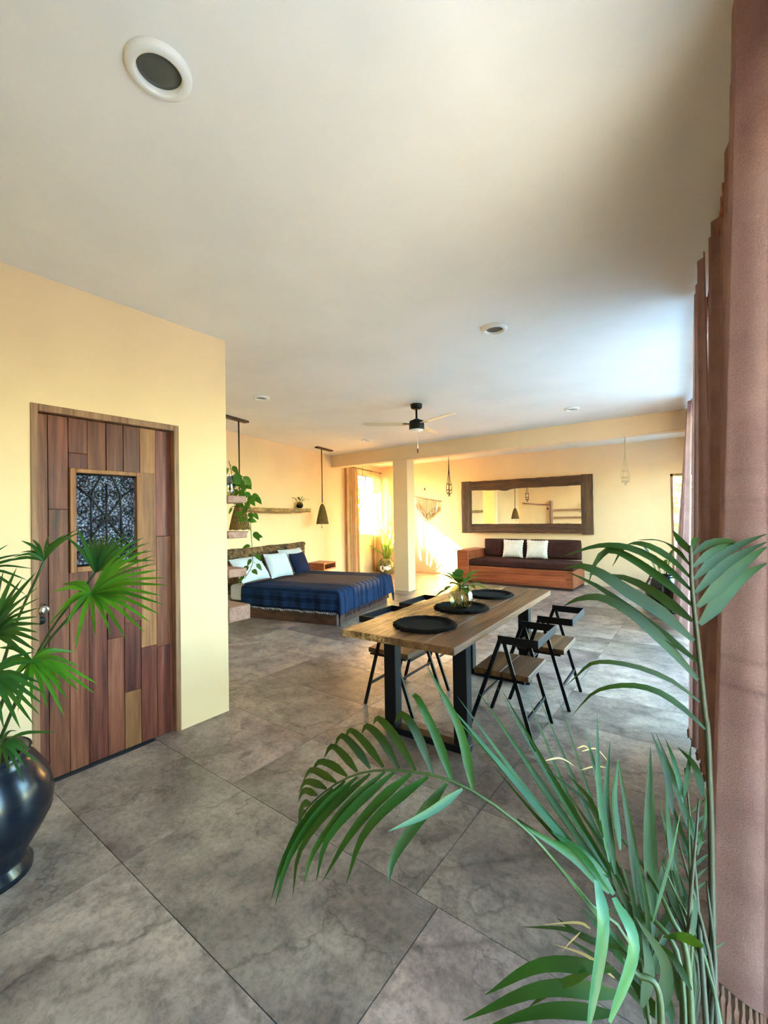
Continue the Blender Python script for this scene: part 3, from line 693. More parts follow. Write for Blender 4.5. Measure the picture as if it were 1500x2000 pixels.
# ------------------------------------------------------------------ plank shelves on the block end
su = thing('plank_shelf_unit', 'rustic shelf unit of pale planks and a post on wall end', 'shelf', (-3.5, YD, 0)); os_ = su.location
for (za, zb, dpt, xl) in ((1.575, 1.63, .17, -4.12), (1.30, 1.352, .175, -4.12), (1.00, 1.065, .165, -4.12)):
    obj('shelf_board', MB().box((xl, YD+.002, za), (XD+.012, YD+dpt, zb)), 'shelf_wood', su, world=os_, bevel=.005)
obj('bench_board', MB().box((-4.12, YD+.002, .66), (XD+.012, YD+.195, .775)), 'shelf_wood', su, world=os_, bevel=.006)
obj('post', MB().tube(bez([(-4.20, YD+.09, 0), (-4.19, YD+.09, .7), (-4.21, YD+.095, 1.4), (-4.20, YD+.09, 1.95)], 12), [.055+.006*math.sin(i*1.7) for i in range(13)], 9), 'shelf_wood', su, True, world=os_)
obj('branch_rail', MB().tube(bez([(-4.26, YD+.09, 1.80), (-4.7, YD+.085, 1.83), (-5.25, YD+.09, 1.89)], 8), .028, 8), 'shelf_wood', su, True, world=os_)
lh = obj('bell_cord', MB().tube([(-4.32, YD+.13, 1.78), (-4.32, YD+.13, 1.70)], .004, 4).lathe([(.01, .07), (.03, .05), (.04, 0)], 10, (-4.32, YD+.13, 1.63)), 'cord_dark', su, world=os_)
# jar of pothos on the top plank, vine trailing down
pj = Vector((-3.06, YD+.085, 1.6305)); po = thing('pothos_jar', 'glass jar of trailing pothos on the top plank shelf', 'plant', pj)
obj('glass_jar', MB().lathe([(.045, 0), (.052, .01), (.052, .12), (.038, .15), (.04, .17)], 18, cap=False), 'vase_glass', po, True)
def vine(path, parent, n, size, seed, mat='pothos_leaf', world=None, r=.0028, nrm=None):
    rr = random.Random(seed); P_ = bez(path, max(14, n)); w = Vector(world)
    v_ = obj('vine', MB().tube(P_, r, 4), 'palm_stem', parent, world=world)
    for j in range(n):
        p = P_[int((j+.5)/n*(len(P_)-1))]; sg = 1 if j % 2 else -1
        d = CR*sg*rr.uniform(.5, 1)+Vector((0, 0, rr.uniform(-.7, .5)))-CF*rr.uniform(-.3, .5); d.normalize(); q_ = p+d*rr.uniform(.015, .04)
        mb = MB(); L = size*rr.uniform(.75, 1.25); heart(mb, q_, d+Vector((0, 0, -.35)), L, L*.72, .3, -CF+Vector((0, 0, .6))+CR*rr.uniform(-.6, .6)); mb.tube([p, q_], .0015, 3)
        obj('leaf', mb, mat, v_, True, world=world)
D1 = lambda x, y, t: dep(x, y, t)
td = CF.dot(pj-CO)
vine([pj+Vector((0, 0, .08)), D1(452, 925, td), D1(447, 900, td+.02)], po, 6, .075, 1, world=pj)
vine([pj+Vector((0, 0, .08)), D1(468, 930, td+.05), D1(480, 935, td+.05)], po, 5, .085, 2, world=pj)
vine([pj+Vector((0, 0, .1)), D1(474, 950, td+.08), D1(488, 985, td+.14), D1(490, 1035, td+.15), D1(493, 1080, td+.15), D1(492, 1105, td+.15), D1(478, 1130, td+.13)], po, 19, .062, 3, world=pj)
vine([pj+Vector((0, 0, .1)), D1(470, 950, td+.09), D1(475, 975, td+.13), D1(487, 968, td+.14), D1(500, 971, td+.14)], po, 10, .058, 4, world=pj)
vine([pj+Vector((0, 0, .1)), D1(470, 960, td+.11), D1(462, 985, td+.14), D1(452, 990, td+.15)], po, 6, .06, 5, world=pj)
vine([pj+Vector((0, 0, .1)), D1(476, 960, td+.10), D1(481, 1000, td+.14), D1(477, 1025, td+.14)], po, 8, .07, 6, world=pj)
# ------------------------------------------------------------------ sofa
YF, YK = 8.62, YB-.06
so = thing('sofa', 'wooden box sofa with dark brown cushions under the mirror', 'sofa', (-3.2, YF, 0)); oo = so.location
SX0, SX1 = -4.18, -2.06
obj('front_panel', MB().box((SX0+.001, YF, .05), (SX1, YF+.04, .375)), 'sofa_wood', so, world=oo, bevel=.004)
obj('drawer_front', MB().box((SX0+.06, YF-.014, .10), (SX1-.14, YF-.001, .30)), 'sofa_wood', so, world=oo, bevel=.003)
obj('plinth', MB().box((SX0+.03, YF+.03, 0), (SX1-.02, YK, .05)), 'bed_wood', so, world=oo)
obj('side_panel', MB().box((SX1-.04, YF+.041, .05), (SX1, YK, .375)), 'sofa_wood', so, world=oo, bevel=.004)
obj('seat_deck', MB().box((SX0+.001, YF+.041, .33), (SX1-.041, YK, .374)), 'sofa_wood', so, world=oo)
mb = MB(); mb.add([(SX0-.27, YF-.01, 0), (SX0, YF-.01, 0), (SX0, YK, 0), (SX0-.27, YK, 0), (SX0-.27, YF-.01, .70), (SX0, YF-.01, .69), (SX0, YK, .69), (SX0-.27, YK, .70)], [(0,3,2,1),(4,5,6,7),(0,1,5,4),(1,2,6,5),(2,3,7,6),(3,0,4,7)])
obj('armrest', mb, 'sofa_wood', so, world=oo, bevel=.006)
obj('seat_cushion', MB().box((SX0+.01, YF+.005, .377), (SX1+.02, YK-.22, .515)), 'brown_velvet', so, world=oo, bevel=.04, seg=4)
for a, b in ((SX0+.03, -3.125), (-3.115, SX1-.02)):
    mb = MB()
    for sgn in (1, -1):
        def f_(u, v_):
            x, z = 2*u-1, 2*v_-1; k_ = max(0, (1-x**8)*(1-z**8)); y = -sgn*.10*k_**.35
            if sgn > 0 and a < -4 and u < .5: y += .006*math.sin(u*60)*k_
            return Vector(((a+b)/2+(b-a)/2*x*(1-.02*abs(z)**6), YK-.115+y+.03*(.5-v_), .515+.20+.205*z*(1-.03*abs(x)**8)+.0))
        c0 = len(mb.f); mb.grid(f_, 30, 12)
        if sgn < 0: mb.f[c0:] = [q_[::-1] for q_ in mb.f[c0:]]
    obj('back_cushion', mb, 'brown_velvet', so, True, world=oo)
for i, (x, lb) in enumerate(((-3.41, 'white ruffled crochet cushion on left side of sofa centre'), (-2.90, 'white ruffled crochet cushion on right side of sofa centre'))):
    pillow('sofa_cushion', lb, (x, YK-.335, .725), (.43, .37, .12), (1, .02, 0), (0, .22, 1), 'white_crochet', 'cushion', 'white cushions on the sofa', frill=.07)
# ------------------------------------------------------------------ big mirror
mc = Vector((-3.30, YB-.065, 0)); mr_ = thing('wall_mirror', 'wide mirror in a heavy rough timber frame above sofa', 'mirror', mc, R(2.2))
MX0, MX1, MZ0, MZ1 = -1.43, 1.42, 1.035, 2.25; iz0, iz1, ix0, ix1 = 1.25, 2.035, -1.20, 1.20
def rough_board(p0, p1, along, n, amp, seed, bulge=None):
    rr = random.Random(seed); mb = MB(); ax = along; L = p1[ax]-p0[ax]; oth = [i for i in (0, 2) if i != ax][0]
    for j in range(n+1):
        u = j/n; c_ = p0[ax]+L*u; a_, b_ = p0[oth]+amp*rr.uniform(-1, 1)*.6, p1[oth]+amp*rr.uniform(-1, 1)*.6
        if bulge: a_ += bulge(u)
        y0_ = p0[1]+amp*rr.uniform(-1, 1)
        for (q_, y_) in ((a_, y0_), (b_, y0_+amp*rr.uniform(-.5, .5)), (b_, p1[1]), (a_, p1[1])):
            v = [0, y_, 0]; v[ax] = c_; v[oth] = q_; mb.v.append(Vector(v))
    for j in range(n):
        for q_ in range(4):
            fce = (4*j+q_, 4*j+(q_+1) % 4, 4*j+4+(q_+1) % 4, 4*j+4+q_); mb.f.append(fce[::-1] if ax == 0 else fce)
    mb.f += [(0, 1, 2, 3), (4*n+3, 4*n+2, 4*n+1, 4*n)]
    return mb
obj('frame_post', rough_board((MX0, -.05, MZ0), (ix0, .0, MZ1), 2, 10, .006, 1), 'dark_beam_up', mr_)
obj('frame_post', rough_board((ix1, -.05, MZ0-.01), (MX1, .0, MZ1+.0), 2, 10, .004, 2), 'dark_beam_up', mr_)
obj('frame_beam', rough_board((ix0, -.052, iz1), (ix1, .0, MZ1-.01), 0, 26, .006, 3, lambda u: -.045*math.exp(-((u-.34)/.05)**2)-.02*math.exp(-((u-.2)/.10)**2)), 'dark_beam', mr_)
obj('frame_beam', rough_board((ix0, -.052, MZ0+.01), (ix1, .0, iz0), 0, 26, .006, 4), 'dark_beam', mr_)
obj('mirror_glass', MB().box((ix0-.05, -.012, iz0-.05), (ix1+.05, -.008, iz1+.05)), 'mirror_silver', mr_)
# ------------------------------------------------------------------ macrame wall hanging
hq = bpx(829, 957, YB-.02); wh = thing('wall_hanging', 'boho macrame hanging of cords and feathers on a stick', 'wall hanging', hq)
hL, hR = bpx(806, 969, YB-.03), bpx(862, 979, YB-.03)
st = obj('stick', MB().tube(bez([hL, (hL+hR)/2+Vector((0, 0, -.01)), hR], 8), .011, 6), 'log_wood', wh, True, world=hq)
obj('hanging_cord', MB().tube([hL+(hR-hL)*.2, hq, hL+(hR-hL)*.75], .003, 4), 'cord_pale', wh, world=hq)
obj('nail', MB().box((-.006, -.008, .0), (.006, .018, .05)), 'iron', wh)
rr = random.Random(4)
for j in range(20):
    u = .12+.74*j/19; p = hL+(hR-hL)*u; L = .18+.52*(1-abs(2*(u-.49)/.76))+rr.uniform(-.03, .03); mb = MB()
    mb.tube([p+Vector((0, -.012, 0)), p+Vector((0, -.012, -L*.6))], .005, 4)
    e_ = p+Vector((0, -.012, -L*.6)); mb.leaf([e_, e_+Vector((rr.uniform(-.01, .01), -.008, -.06)), e_+Vector((rr.uniform(-.03, .03), 0, -.17))], .055, (0, -1, .1), lambda u_: [.4, 1, .1][int(round(u_*2))])
    obj('feather_tassel', mb, ['macrame_cord', 'white_linen', 'shelf_wood', 'gourd_glaze', 'log_wood'][rr.choice([0, 1, 2, 3, 3, 4, 4])], wh, world=hq)
# ------------------------------------------------------------------ plant hangers
def hanger(px, pyT, pyB, y, label, mat, zt_, w=.05):
    top = bpx(px, pyT, y); bot = bpx(px, pyB, y); top = Vector((top.x, y, zt_)); L = zt_-bot.z
    t = thing('macrame_hanger', label, 'plant hanger', top, group='empty macrame plant hangers')
    obj('hook', MB().tube([(0, 0, 0), (0, 0, -.03), (.012, 0, -.045), (0, 0, -.06)], .003, 5), 'iron', t)
    for j in range(4):
        a = j*1.5708+.6; cx_, sy = math.cos(a), math.sin(a)
        obj('cord', MB().tube([(0, 0, -.05), (cx_*.006, sy*.006, -L*.35), (cx_*w*.5, sy*w*.5, -L*.62), (cx_*w, sy*w, -L*.76), (cx_*w*.9, sy*w*.9, -L*.90), (0, 0, -L*.97)], .005, 5), mat, t, True)
    mb = MB()
    for z_ in (-L*.70, -L*.84, -L*.92): mb.tube([(w*.8*math.cos(6.2832*j/12), w*.8*math.sin(6.2832*j/12), z_+.012*math.sin(j*1.57)) for j in range(13)], .006, 4, False)
    obj('knotted_net', mb, mat, t); mb = MB()
    for j in range(8): mb.tube([(0, 0, -L*.94), (.02*math.cos(j*.8), .02*math.sin(j*.8), -L)], .003, 3)
    obj('tail', mb, mat, t)
hanger(876, 891, 970, YBM+.10, 'dark macrame plant hanger under the beam beside the pillar', 'cord_dark', 2.544)
hanger(1220, 856, 948, YBM+.10, 'pale macrame plant hanger under the beam near curtains', 'cord_pale', 2.544, .06)
# ------------------------------------------------------------------ ceiling fan
fc = Vector((-2.835, 4.492, ZC)); fn = thing('ceiling_fan', 'black three-blade ceiling fan with a light and pull chain', 'fan', fc)
obj('canopy', MB().lathe([(.0, -.065), (.05, -.062), (.068, -.045), (.072, -.012), (.072, -.001)], 24, cap=False), 'black_enamel', fn, True)
obj('downrod', MB().tube([(0, 0, -.06), (0, 0, -.19)], .013, 10), 'black_enamel', fn, True)
obj('motor_housing', MB().lathe([(.02, -.175), (.045, -.19), (.085, -.205), (.092, -.23), (.092, -.295), (.086, -.31)], 28), 'black_enamel', fn, True)
obj('light_lens', MB().lathe([(.0, -.334), (.05, -.330), (.078, -.318), (.082, -.3105)], 24, cap=False), 'lens_white', fn, True)
hz = math.atan2(CR.y, CR.x)
for i in range(3):
    a = hz+math.pi+i*2.0944+R(4); bd_ = Matrix.Rotation(a, 4, 'Z') @ Matrix.Rotation(R(11), 4, 'X')
    mb = MB(); x0, x1, xm = .12, .66, .60
    out = [(x0, -.045), (.3, -.062), (xm, -.06), (x1, -.025), (x1-.03, .05), (.3, .062), (x0, .045)]
    v = [Vector((x, y, z)) for z in (-.003, .003) for x, y in out]; n = len(out)
    mb.add([bd_ @ p + Vector((0, 0, -.24)) for p in v], [tuple(range(n-1, -1, -1)), tuple(range(n, 2*n))]+[(j, (j+1) % n, n+(j+1) % n, n+j) for j in range(n)])
    b_ = obj('blade', mb, 'fan_blade', fn)
    obj('blade_iron', MB().add([Matrix.Rotation(a, 4, 'Z') @ Vector(p) + Vector((0, 0, -.243)) for p in ((.07, -.02, -.004), (.17, -.03, -.004), (.17, .03, -.004), (.07, .02, -.004), (.07, -.02, .006), (.17, -.03, .006), (.17, .03, .006), (.07, .02, .006))], [(0,3,2,1),(4,5,6,7),(0,1,5,4),(1,2,6,5),(2,3,7,6),(3,0,4,7)]), 'black_enamel', b_)
pc = obj('pull_chain', MB().tube([(.03, -.03, -.31), (.03, -.03, -.55)], .0025, 5), 'steel', fn)
obj('chain_knob', MB().tube([(.03, -.03, -.545), (.03, -.03, -.56), (.03, -.03, -.60)], [.004, .009, .007], 7), 'cord_dark', pc)
# ------------------------------------------------------------------ recessed ceiling lights
LB = ['large round white ceiling light nearest the viewer', 'round white ceiling light left of the curtains', 'round white ceiling light near the plank shelves', 'round white ceiling light next to the beam on the right', 'round white ceiling light by the far pendant lamp']
for (x, y), lb in zip(((311, 135), (966, 641), (510, 776), (1117, 798), (716, 859)), LB):
    p = fl(x, y, ZC); t = thing('ceiling_light', lb, 'ceiling light', p, group='round recessed ceiling lights')
    obj('trim_ring', MB().lathe([(.092, -.0008), (.092, -.010), (.087, -.018), (.070, -.022), (.063, -.018), (.062, -.0008)], 36, cap=False), 'white_plastic', t, True)
    obj('lens', MB().lathe([(.0, -.006), (.045, -.006), (.0615, -.004), (.0615, -.001)], 30, cap=False), 'lamp_glass', t, True)
# ------------------------------------------------------------------ curtains at the sun window
wr = thing('curtain_rod', 'thin dark curtain rod over the sun window', 'curtain rod', W(4.6, .09, 2.62)); 
obj('rod', MB().tube([W(3.66, .09, 2.63), W(5.72, .09, 2.63)], .012, 8), 'cord_dark', wr, True, world=wr.location)
for s_ in (3.72, 5.60): obj('bracket', MB().bar(W(s_, .003, 2.63), W(s_, .085, 2.63), .02, .03), 'dark_beam', wr, world=wr.location)
def curtain(name, label, pts_fn, zt_, zb_, mat, n, amp, folds, flare, org, fringe=None, group='curtains', cat='curtain', hemy=None):
    """pts_fn(u, k) -> plan point (Vector) for u in 0..1 and fold displacement"""
    t = thing(name, label, cat, org, group=group)
    mb = MB(); nv = 14
    def f_(u, v_):
        z = zt_+(zb_-zt_)*v_; ph = u*folds*6.2832
        k_ = amp*(.55+.6*v_)*(math.sin(ph)+.35*math.sin(ph*2.3+1+v_*.8)); return pts_fn(u, k_, v_)+Vector((0, 0, z+(hemy(u) if hemy else 0)*v_))
    mb.grid(f_, n, nv); o_ = obj('cloth', mb, mat, t, True, world=org)
    if fringe:
        fr = MB(); rr = random.Random(2); cnt, L, r_ = fringe[:3]
        for j in range(cnt):
            p = f_((j+.5)/cnt, 1.0); tassel(fr, p, L*rr.uniform(.7, 1.2), r_)
        obj('fringe', fr, fringe[3], t, world=org)['kind'] = 'stuff'
    return f_
GC = 'cream curtains at the sun window'
curtain('window_curtain', 'left cream curtain of the sun window, nearer the bed', lambda u, k_, v_: W(3.70+.60*u, .09+k_, 0), 2.635, .03, 'curtain_cream', 80, .045, 5, 0, W(4.0, .09, 0), group=GC)
curtain('window_curtain', 'right cream curtain of the sun window behind snake plant', lambda u, k_, v_: W(5.12+.05*v_+.55*u, .09+k_, 0), 2.635, .03, 'curtain_cream', 80, .04, 5, 0, W(5.4, .09, 0), group=GC)
# strand hanging before the sun window
hp = on(708, 912, W0+WN*.45, WN); hs = thing('hanging_vine', 'thin dark trailing strand hanging before the sun window', 'plant', Vector((hp.x, hp.y, ZC)))
zb_ = on(709, 996, W0+WN*.45, WN).z; oh = hs.location
obj('cord', MB().tube([oh, Vector((hp.x, hp.y, zb_+.45)), Vector((hp.x+.01, hp.y, zb_))], .005, 5), 'cord_dark', hs, world=oh)
for j in range(9):
    z = zb_+.02+j*.07; mb = MB(); heart(mb, (hp.x, hp.y, z), (random.uniform(-1, 1), random.uniform(-1, 1), -.5), .06, .04, .3); obj('leaf', mb, 'palm_leaf_dark', hs, True, world=oh)
# ------------------------------------------------------------------ snake plant
sp_ = Vector((-6.66, 9.0, 0)); sn = thing('snake_plant', 'tall spiky plant in a round gourd pot by window', 'plant', sp_)
obj('round_pot', MB().lathe([(.11, 0), (.17, .03), (.225, .12), (.235, .20), (.20, .30), (.14, .36), (.135, .385), (.115, .375), (.11, .34)], 28, cap=False).lathe([(.0, 0), (.11, 0)], 28, cap=False), 'gourd_glaze', sn, True)
pv = Vector((-sp_.x, -sp_.y, 0)).normalized(); a0 = math.atan2(pv.y, pv.x)
mb = MB(); zig = [(-.75, .20, .12), (-.45, .22, .05), (-.15, .20, .13), (.15, .215, .10), (.5, .24, .14)]
def ps(a, z): 
    r_ = .2375-.9*(max(0, abs(z-.17)-.02))**2*4; return Vector((math.cos(a0+a)*r_, math.sin(a0+a)*r_, z))
for (a, z1_, z0_), (b, z3, z2) in zip(zig, zig[1:]): 
    for q_ in range(4):
        t0, t1 = q_/4, (q_+1)/4; L_ = lambda p, q2, t: p+(q2-p)*t
        mb.add([ps(L_(a, b, t0), L_(z0_, z2, t0)), ps(L_(a, b, t1), L_(z0_, z2, t1)), ps(L_(a, b, t1), L_(z1_, z3, t1)), ps(L_(a, b, t0), L_(z1_, z3, t0))], [(0, 1, 2, 3)])
obj('white_band', mb, 'socket', sn)
obj('soil', MB().lathe([(.0, .345), (.108, .34)], 16, cap=False), 'soil', sn)
rr = random.Random(12)
for j in range(30):
    a = j*2.4; tl = rr.uniform(.04, .38); L = rr.uniform(.45, .95)*(1-.25*tl); d = Vector((math.cos(a)*tl, math.sin(a)*tl, 1)); b = Vector((math.cos(a)*.06, math.sin(a)*.06, .34))
    if (sp_+b+d*L-W0).dot(WN) < .34: d.x += .34
    if j in (3, 11): d = (-CR*.75+Vector((0, 0, .75))+Vector((.25, -.1, 0))); L = .55
    mb = MB(); mb.leaf([b+d*L*t+Vector((d.x, d.y, -.4*tl))*.25*t*t for t in (0, .2, .45, .7, .9, 1)], rr.uniform(.035, .05), (math.cos(a+1.2), math.sin(a+1.2), .2), lambda u_: max(.03, (.6+.9*u_)*(1-u_**4)), .2); obj('leaf', mb, 'snake_leaf', sn, True)
# ------------------------------------------------------------------ curtains on the right wall
rodp = lambda y: Vector((XT(y)+.03, y, 2.72))
rd_ = thing('wood_curtain_rod', 'long wooden curtain rod just below ceiling on right', 'curtain rod', rodp(4.0)); 
obj('rod', MB().tube([rodp(2.05), rodp(7.35)], .017, 10), 'sofa_wood', rd_, True, world=rd_.location)
for y in (2.3, 3.45, 5.05, 6.05): obj('bracket', MB().bar(rodp(y)+Vector((0, 0, .02)), Vector((rodp(y).x, y, ZC-.001)), .02, .03, (0, 1, 0)), 'sofa_wood', rd_, world=rd_.location)
GR = 'mauve linen curtains along the right wall'
# nearest: a bunched panel whose end faces the viewer, then folds running away along the track
def c1(u, k_, v_):
    fl_ = .118*v_**1.1
    pts = [Vector((.40, 1.50, 0)), Vector((.27, 1.56, 0)), Vector((.16-fl_*.6, 1.60, 0)), Vector((.095-fl_, 1.66, 0)), Vector((.085-fl_*.95, 1.76, 0)), Vector((.13-fl_*.7, 1.85, 0)), Vector((.085-fl_*.9, 1.95, 0)), Vector((.12-fl_*.6, 2.05, 0)), Vector((.07-fl_*.7, 2.16, 0)), Vector((.12-fl_*.5, 2.26, 0)), Vector((.06-fl_*.5, 2.36, 0)), Vector((.10-fl_*.5, 2.46, 0)), Vector((.03-fl_*.5, 2.54, 0)), Vector((.08-fl_*.5, 2.62, 0)), Vector((.02-fl_*.5, 2.68, 0))]
    x = u*(len(pts)-1); i = min(len(pts)-2, int(x)); t = x-i; t = t*t*(3-2*t); q_ = pts[i].lerp(pts[i+1], t)+Vector((k_*.25, k_*.5, 0)); g_ = .84+.16*max(0, min(1, (q_.y-1.7)/.6)); return q_*g_
curtain('linen_curtain', 'nearest mauve linen curtain filling the right edge', c1, 2.795, .27, 'curtain_mauve', 150, .012, 9, .1, Vector((.1, 1.7, 0)), fringe=(150, .11, .007, 'fringe_mauve'), group=GR)
curtain('linen_curtain', 'mauve curtain with tassels behind the upright palm frond', lambda u, k_, v_: Vector((XT(2.72+.68*u)-.03-.075*v_*u+k_, 2.72+.68*u, 0)), 2.76, .09, 'curtain_mauve', 80, .026, 5, .1, Vector((XT(3.1), 3.1, 0)), fringe=(16, .06, .011, 'fringe_mauve'), group=GR)
curtain('linen_curtain', 'pale backlit curtain farthest along the right wall', lambda u, k_, v_: Vector((XT(6.15+1.2*u)+.0-(.09+.10*u)*v_+k_, 6.15+1.2*u, 0)), 2.76, .05, 'curtain_mauve', 90, .035, 6, .1, Vector((XT(6.4), 6.4, 0)), group=GR)
# ------------------------------------------------------------------ dark blue pots
def pot_prof(h, rmax, rfoot, rneck):
    return [(0, 0), (rfoot*1.15, 0), (rfoot*1.15, .025), (rfoot, .05), (rfoot*.98, h*.14), (rmax*.80, h*.30), (rmax*.97, h*.46), (rmax, h*.60), (rmax*.93, h*.76), (rmax*.75, h*.90), (rneck, h*.965), (rneck*1.06, h), (rneck*.93, h*.995), (rneck*.9, h*.90), (0, h*.90)]
bp = fl(1293, 1194); pb = thing('blue_pot', 'dark blue glazed pot on a saucer by the far curtain', 'pot', bp)
obj('saucer', MB().lathe([(0, .0), (.20, .0), (.24, .03), (.235, .035), (.19, .015), (0, .015)], 28, cap=False), 'glazed_blue', pb, True)
obj('pot_body', MB().lathe([(r_, z+.016) for r_, z in pot_prof(.52, .215, .13, .15)], 32, cap=False), 'glazed_blue', pb, True)
for j in range(9):
    a = j*2.4; tl = .25+.2*random.random(); d = Vector((math.cos(a)*tl-.12, math.sin(a)*tl, 1)); L = .25+.3*random.random(); b = Vector((math.cos(a)*.05, math.sin(a)*.05, .48)); mb = MB(); mb.tube([b, b+d*L*.6], .005, 4); heart(mb, b+d*L*.6, d, L*.6, .06, .5); obj('leaf', mb, 'palm_leaf_dark', pb, True)
# ------------------------------------------------------------------ areca palm in the right foreground
pc_ = Vector((-.06, .86, 0)); pa = thing('areca_palm', 'potted areca palm arching across the right foreground', 'plant', pc_)
obj('pot_body', MB().lathe([(0, 0), (.11, 0), (.12, .01), (.15, .16), (.165, .33), (.17, .345), (.155, .345), (.15, .31), (0, .31)], 28, cap=False), 'glazed_blue', pa, True)
obj('soil', MB().lathe([(0, .318), (.149, .314)], 20, cap=False), 'soil', pa)
def crop(ox, oy, sc): return lambda p: (ox+p[0]*sc, oy+p[1]*sc)
C6 = crop(500, 1300, .6); C7 = crop(1100, 1000, .26667); C8 = crop(900, 1600, .33333); C9 = crop(1200, 1400, .3)
rp = random.Random(21)
def leaflet(frond, pxs, d0, d1, wpx, mat, nrm=None, prof=None):
    n = len(pxs); pts = [dep(*p, d0+(d1-d0)*(i/(n-1))**1.0) for i, p in enumerate(pxs)]
    P_ = bez(pts, 10) if n > 2 else [pts[0].lerp(pts[1], t/6)+Vector((0, 0, .012*math.sin(math.pi*t/6))) for t in range(7)]
    nr = nrm or (-CF+Vector((rp.uniform(-.35, .35), rp.uniform(-.35, .35), rp.uniform(.2, .8))))
    mb = MB(); mb.leaf(P_, wpx/F_PX*(d0+d1)/2, nr, prof or (lambda u: max(.03, min(1, .30+u*3.2)*(1-u**2.6))), .22)
    return obj('leaflet', mb, mat, frond, True, world=pc_)
def rachis(pxd, r0, r1, mat='palm_stem'):
    P_ = bez([dep(x, y, d) if not isinstance(x, Vector) else x for x, y, d in pxd], 24); n = len(P_)
    return obj('frond', MB().tube(P_, [r0+(r1-r0)*i/(n-1) for i in range(n)], 6), mat, pa, True, world=pc_)
root = lambda dx, dy: (Vector((pc_.x+dx, pc_.y+dy, .31)), 0, 0)
# frond A: long arch to the left
def dA(x): return .86+(1200-x)/640*.24
rA = [root(-.02, .02)]+[(x, y, dA(x)) for x, y in map(C6, ((1250, 960), (1090, 780), (940, 600), (850, 510), (700, 405), (570, 355), (440, 340), (340, 350), (260, 385), (190, 440), (150, 490), (132, 530)))]
fA = rachis(rA, .0048, .0018)
UP = [((705, 402), (660, 200), (556, 0)), ((637, 374), (590, 240), (527, 108), (505, 100)), ((575, 352), (520, 215), (475, 158), (450, 190)), ((520, 342), (450, 225), (400, 172), (381, 192)), ((465, 335), (410, 240), (362, 197), (344, 222)),
      ((415, 330), (360, 255), (310, 210), (290, 236)), ((372, 336), (325, 270), (278, 228), (254, 268)), ((330, 346), (290, 295), (247, 262), (221, 302)), ((297, 360), (250, 325), (205, 314), (180, 352)), ((262, 380), (215, 352), (178, 340), (153, 378)),
      ((230, 401), (190, 382), (160, 380), (139, 414)), ((200, 422), (172, 408), (152, 410), (138, 442)), ((180, 450), (160, 448), (145, 470), (138, 500)), ((165, 472), (150, 480), (138, 510))]
for i, L_ in enumerate(UP):
    p = list(map(C6, L_)); d = dA(p[0][0]); leaflet(fA, p, d, d+.10, 19-i*.55, 'palm_leaf_dark' if i > 1 else 'palm_leaf')
DN = [((672, 402), (560, 480), (430, 540)), ((620, 382), (530, 500), (450, 620), (430, 712)), ((560, 362), (440, 450), (345, 560), (294, 712)), ((505, 352), (400, 440), (300, 560), (217, 702)), ((450, 346), (330, 450), (230, 570), (196, 704)),
      ((420, 345), (300, 450), (190, 600), (154, 716)), ((372, 352), (250, 460), (145, 600), (120, 752)), ((330, 362), (210, 470), (110, 620), (62, 782)), ((290, 375), (190, 480), (95, 620), (50, 760)), ((250, 400), (170, 490), (100, 610), (70, 745)), ((200, 440), (140, 540), (95, 640), (78, 740)), ((150, 500), (118, 570), (95, 650))]
for i, L_ in enumerate(DN):
    p = list(map(C6, L_)); d = dA(p[0][0]); leaflet(fA, p, d, d-.07, [17, 24, 20, 19, 17, 15, 15, 16, 15, 14, 12, 10][i], 'palm_leaf_pale' if i == 0 else 'palm_leaf')
# frond B: tall upright one against the curtain
dB = .98
rB = [root(.03, .06), (1392, 1800, .93)]+[(x, y, dB) for x, y in map(C7, ((1062, 1700), (1040, 1500), (1010, 1200), (985, 950), (960, 720), (940, 500), (935, 300), (930, 245)))]
fB = rachis(rB, .007, .0035, 'palm_stem_dark')
LFT = [(((935, 310), (860, 220), (800, 128)), 22), (((930, 395), (800, 260), (690, 210), (545, 205)), 17), (((930, 482), (780, 340), (620, 250), (505, 232), (440, 260), (360, 400)), 19), (((936, 575), (800, 450), (640, 335), (480, 265), (330, 245), (190, 262), (0, 325)), 20), (((945, 690), (800, 560), (640, 440), (470, 330), (330, 280), (230, 380), (182, 540)), 24),
       (((946, 802), (800, 690), (640, 575), (440, 480), (180, 455)), 22), (((955, 945), (720, 740), (480, 590), (280, 455), (130, 395), (0, 415)), 27), (((985, 1102), (760, 920), (500, 720), (240, 540), (20, 432)), 20), (((988, 1232), (780, 1000), (560, 790), (400, 680), (250, 622), (100, 640), (0, 692)), 22),
       (((1000, 1392), (800, 1240), (560, 1140), (340, 1098), (200, 1112), (110, 1190), (20, 1272)), 10), (((1042, 1592), (880, 1440), (700, 1320), (520, 1272), (340, 1282), (200, 1340), (60, 1500)), 13)]
for L_, w in LFT: p = list(map(C7, L_)); leaflet(fB, p, dB, dB+.14, w, 'palm_leaf_dark')
RGT = [(((940, 262), (965, 205), (1015, 208)), 14), (((948, 312), (1060, 235), (1180, 212), (1260, 230), (1335, 332)), 15), (((948, 402), (1090, 290), (1200, 245), (1290, 225)), 15), (((958, 492), (1110, 350), (1300, 235), (1500, 158)), 18), (((968, 592), (1150, 410), (1320, 300), (1500, 215)), 20), (((985, 692), (1180, 500), (1350, 350), (1500, 250)), 26), (((1000, 822), (1150, 640), (1320, 470), (1500, 370)), 28)]
for L_, w in RGT: p = list(map(C7, L_)); leaflet(fB, p, dB, dB+.04, w, 'palm_leaf_dark')
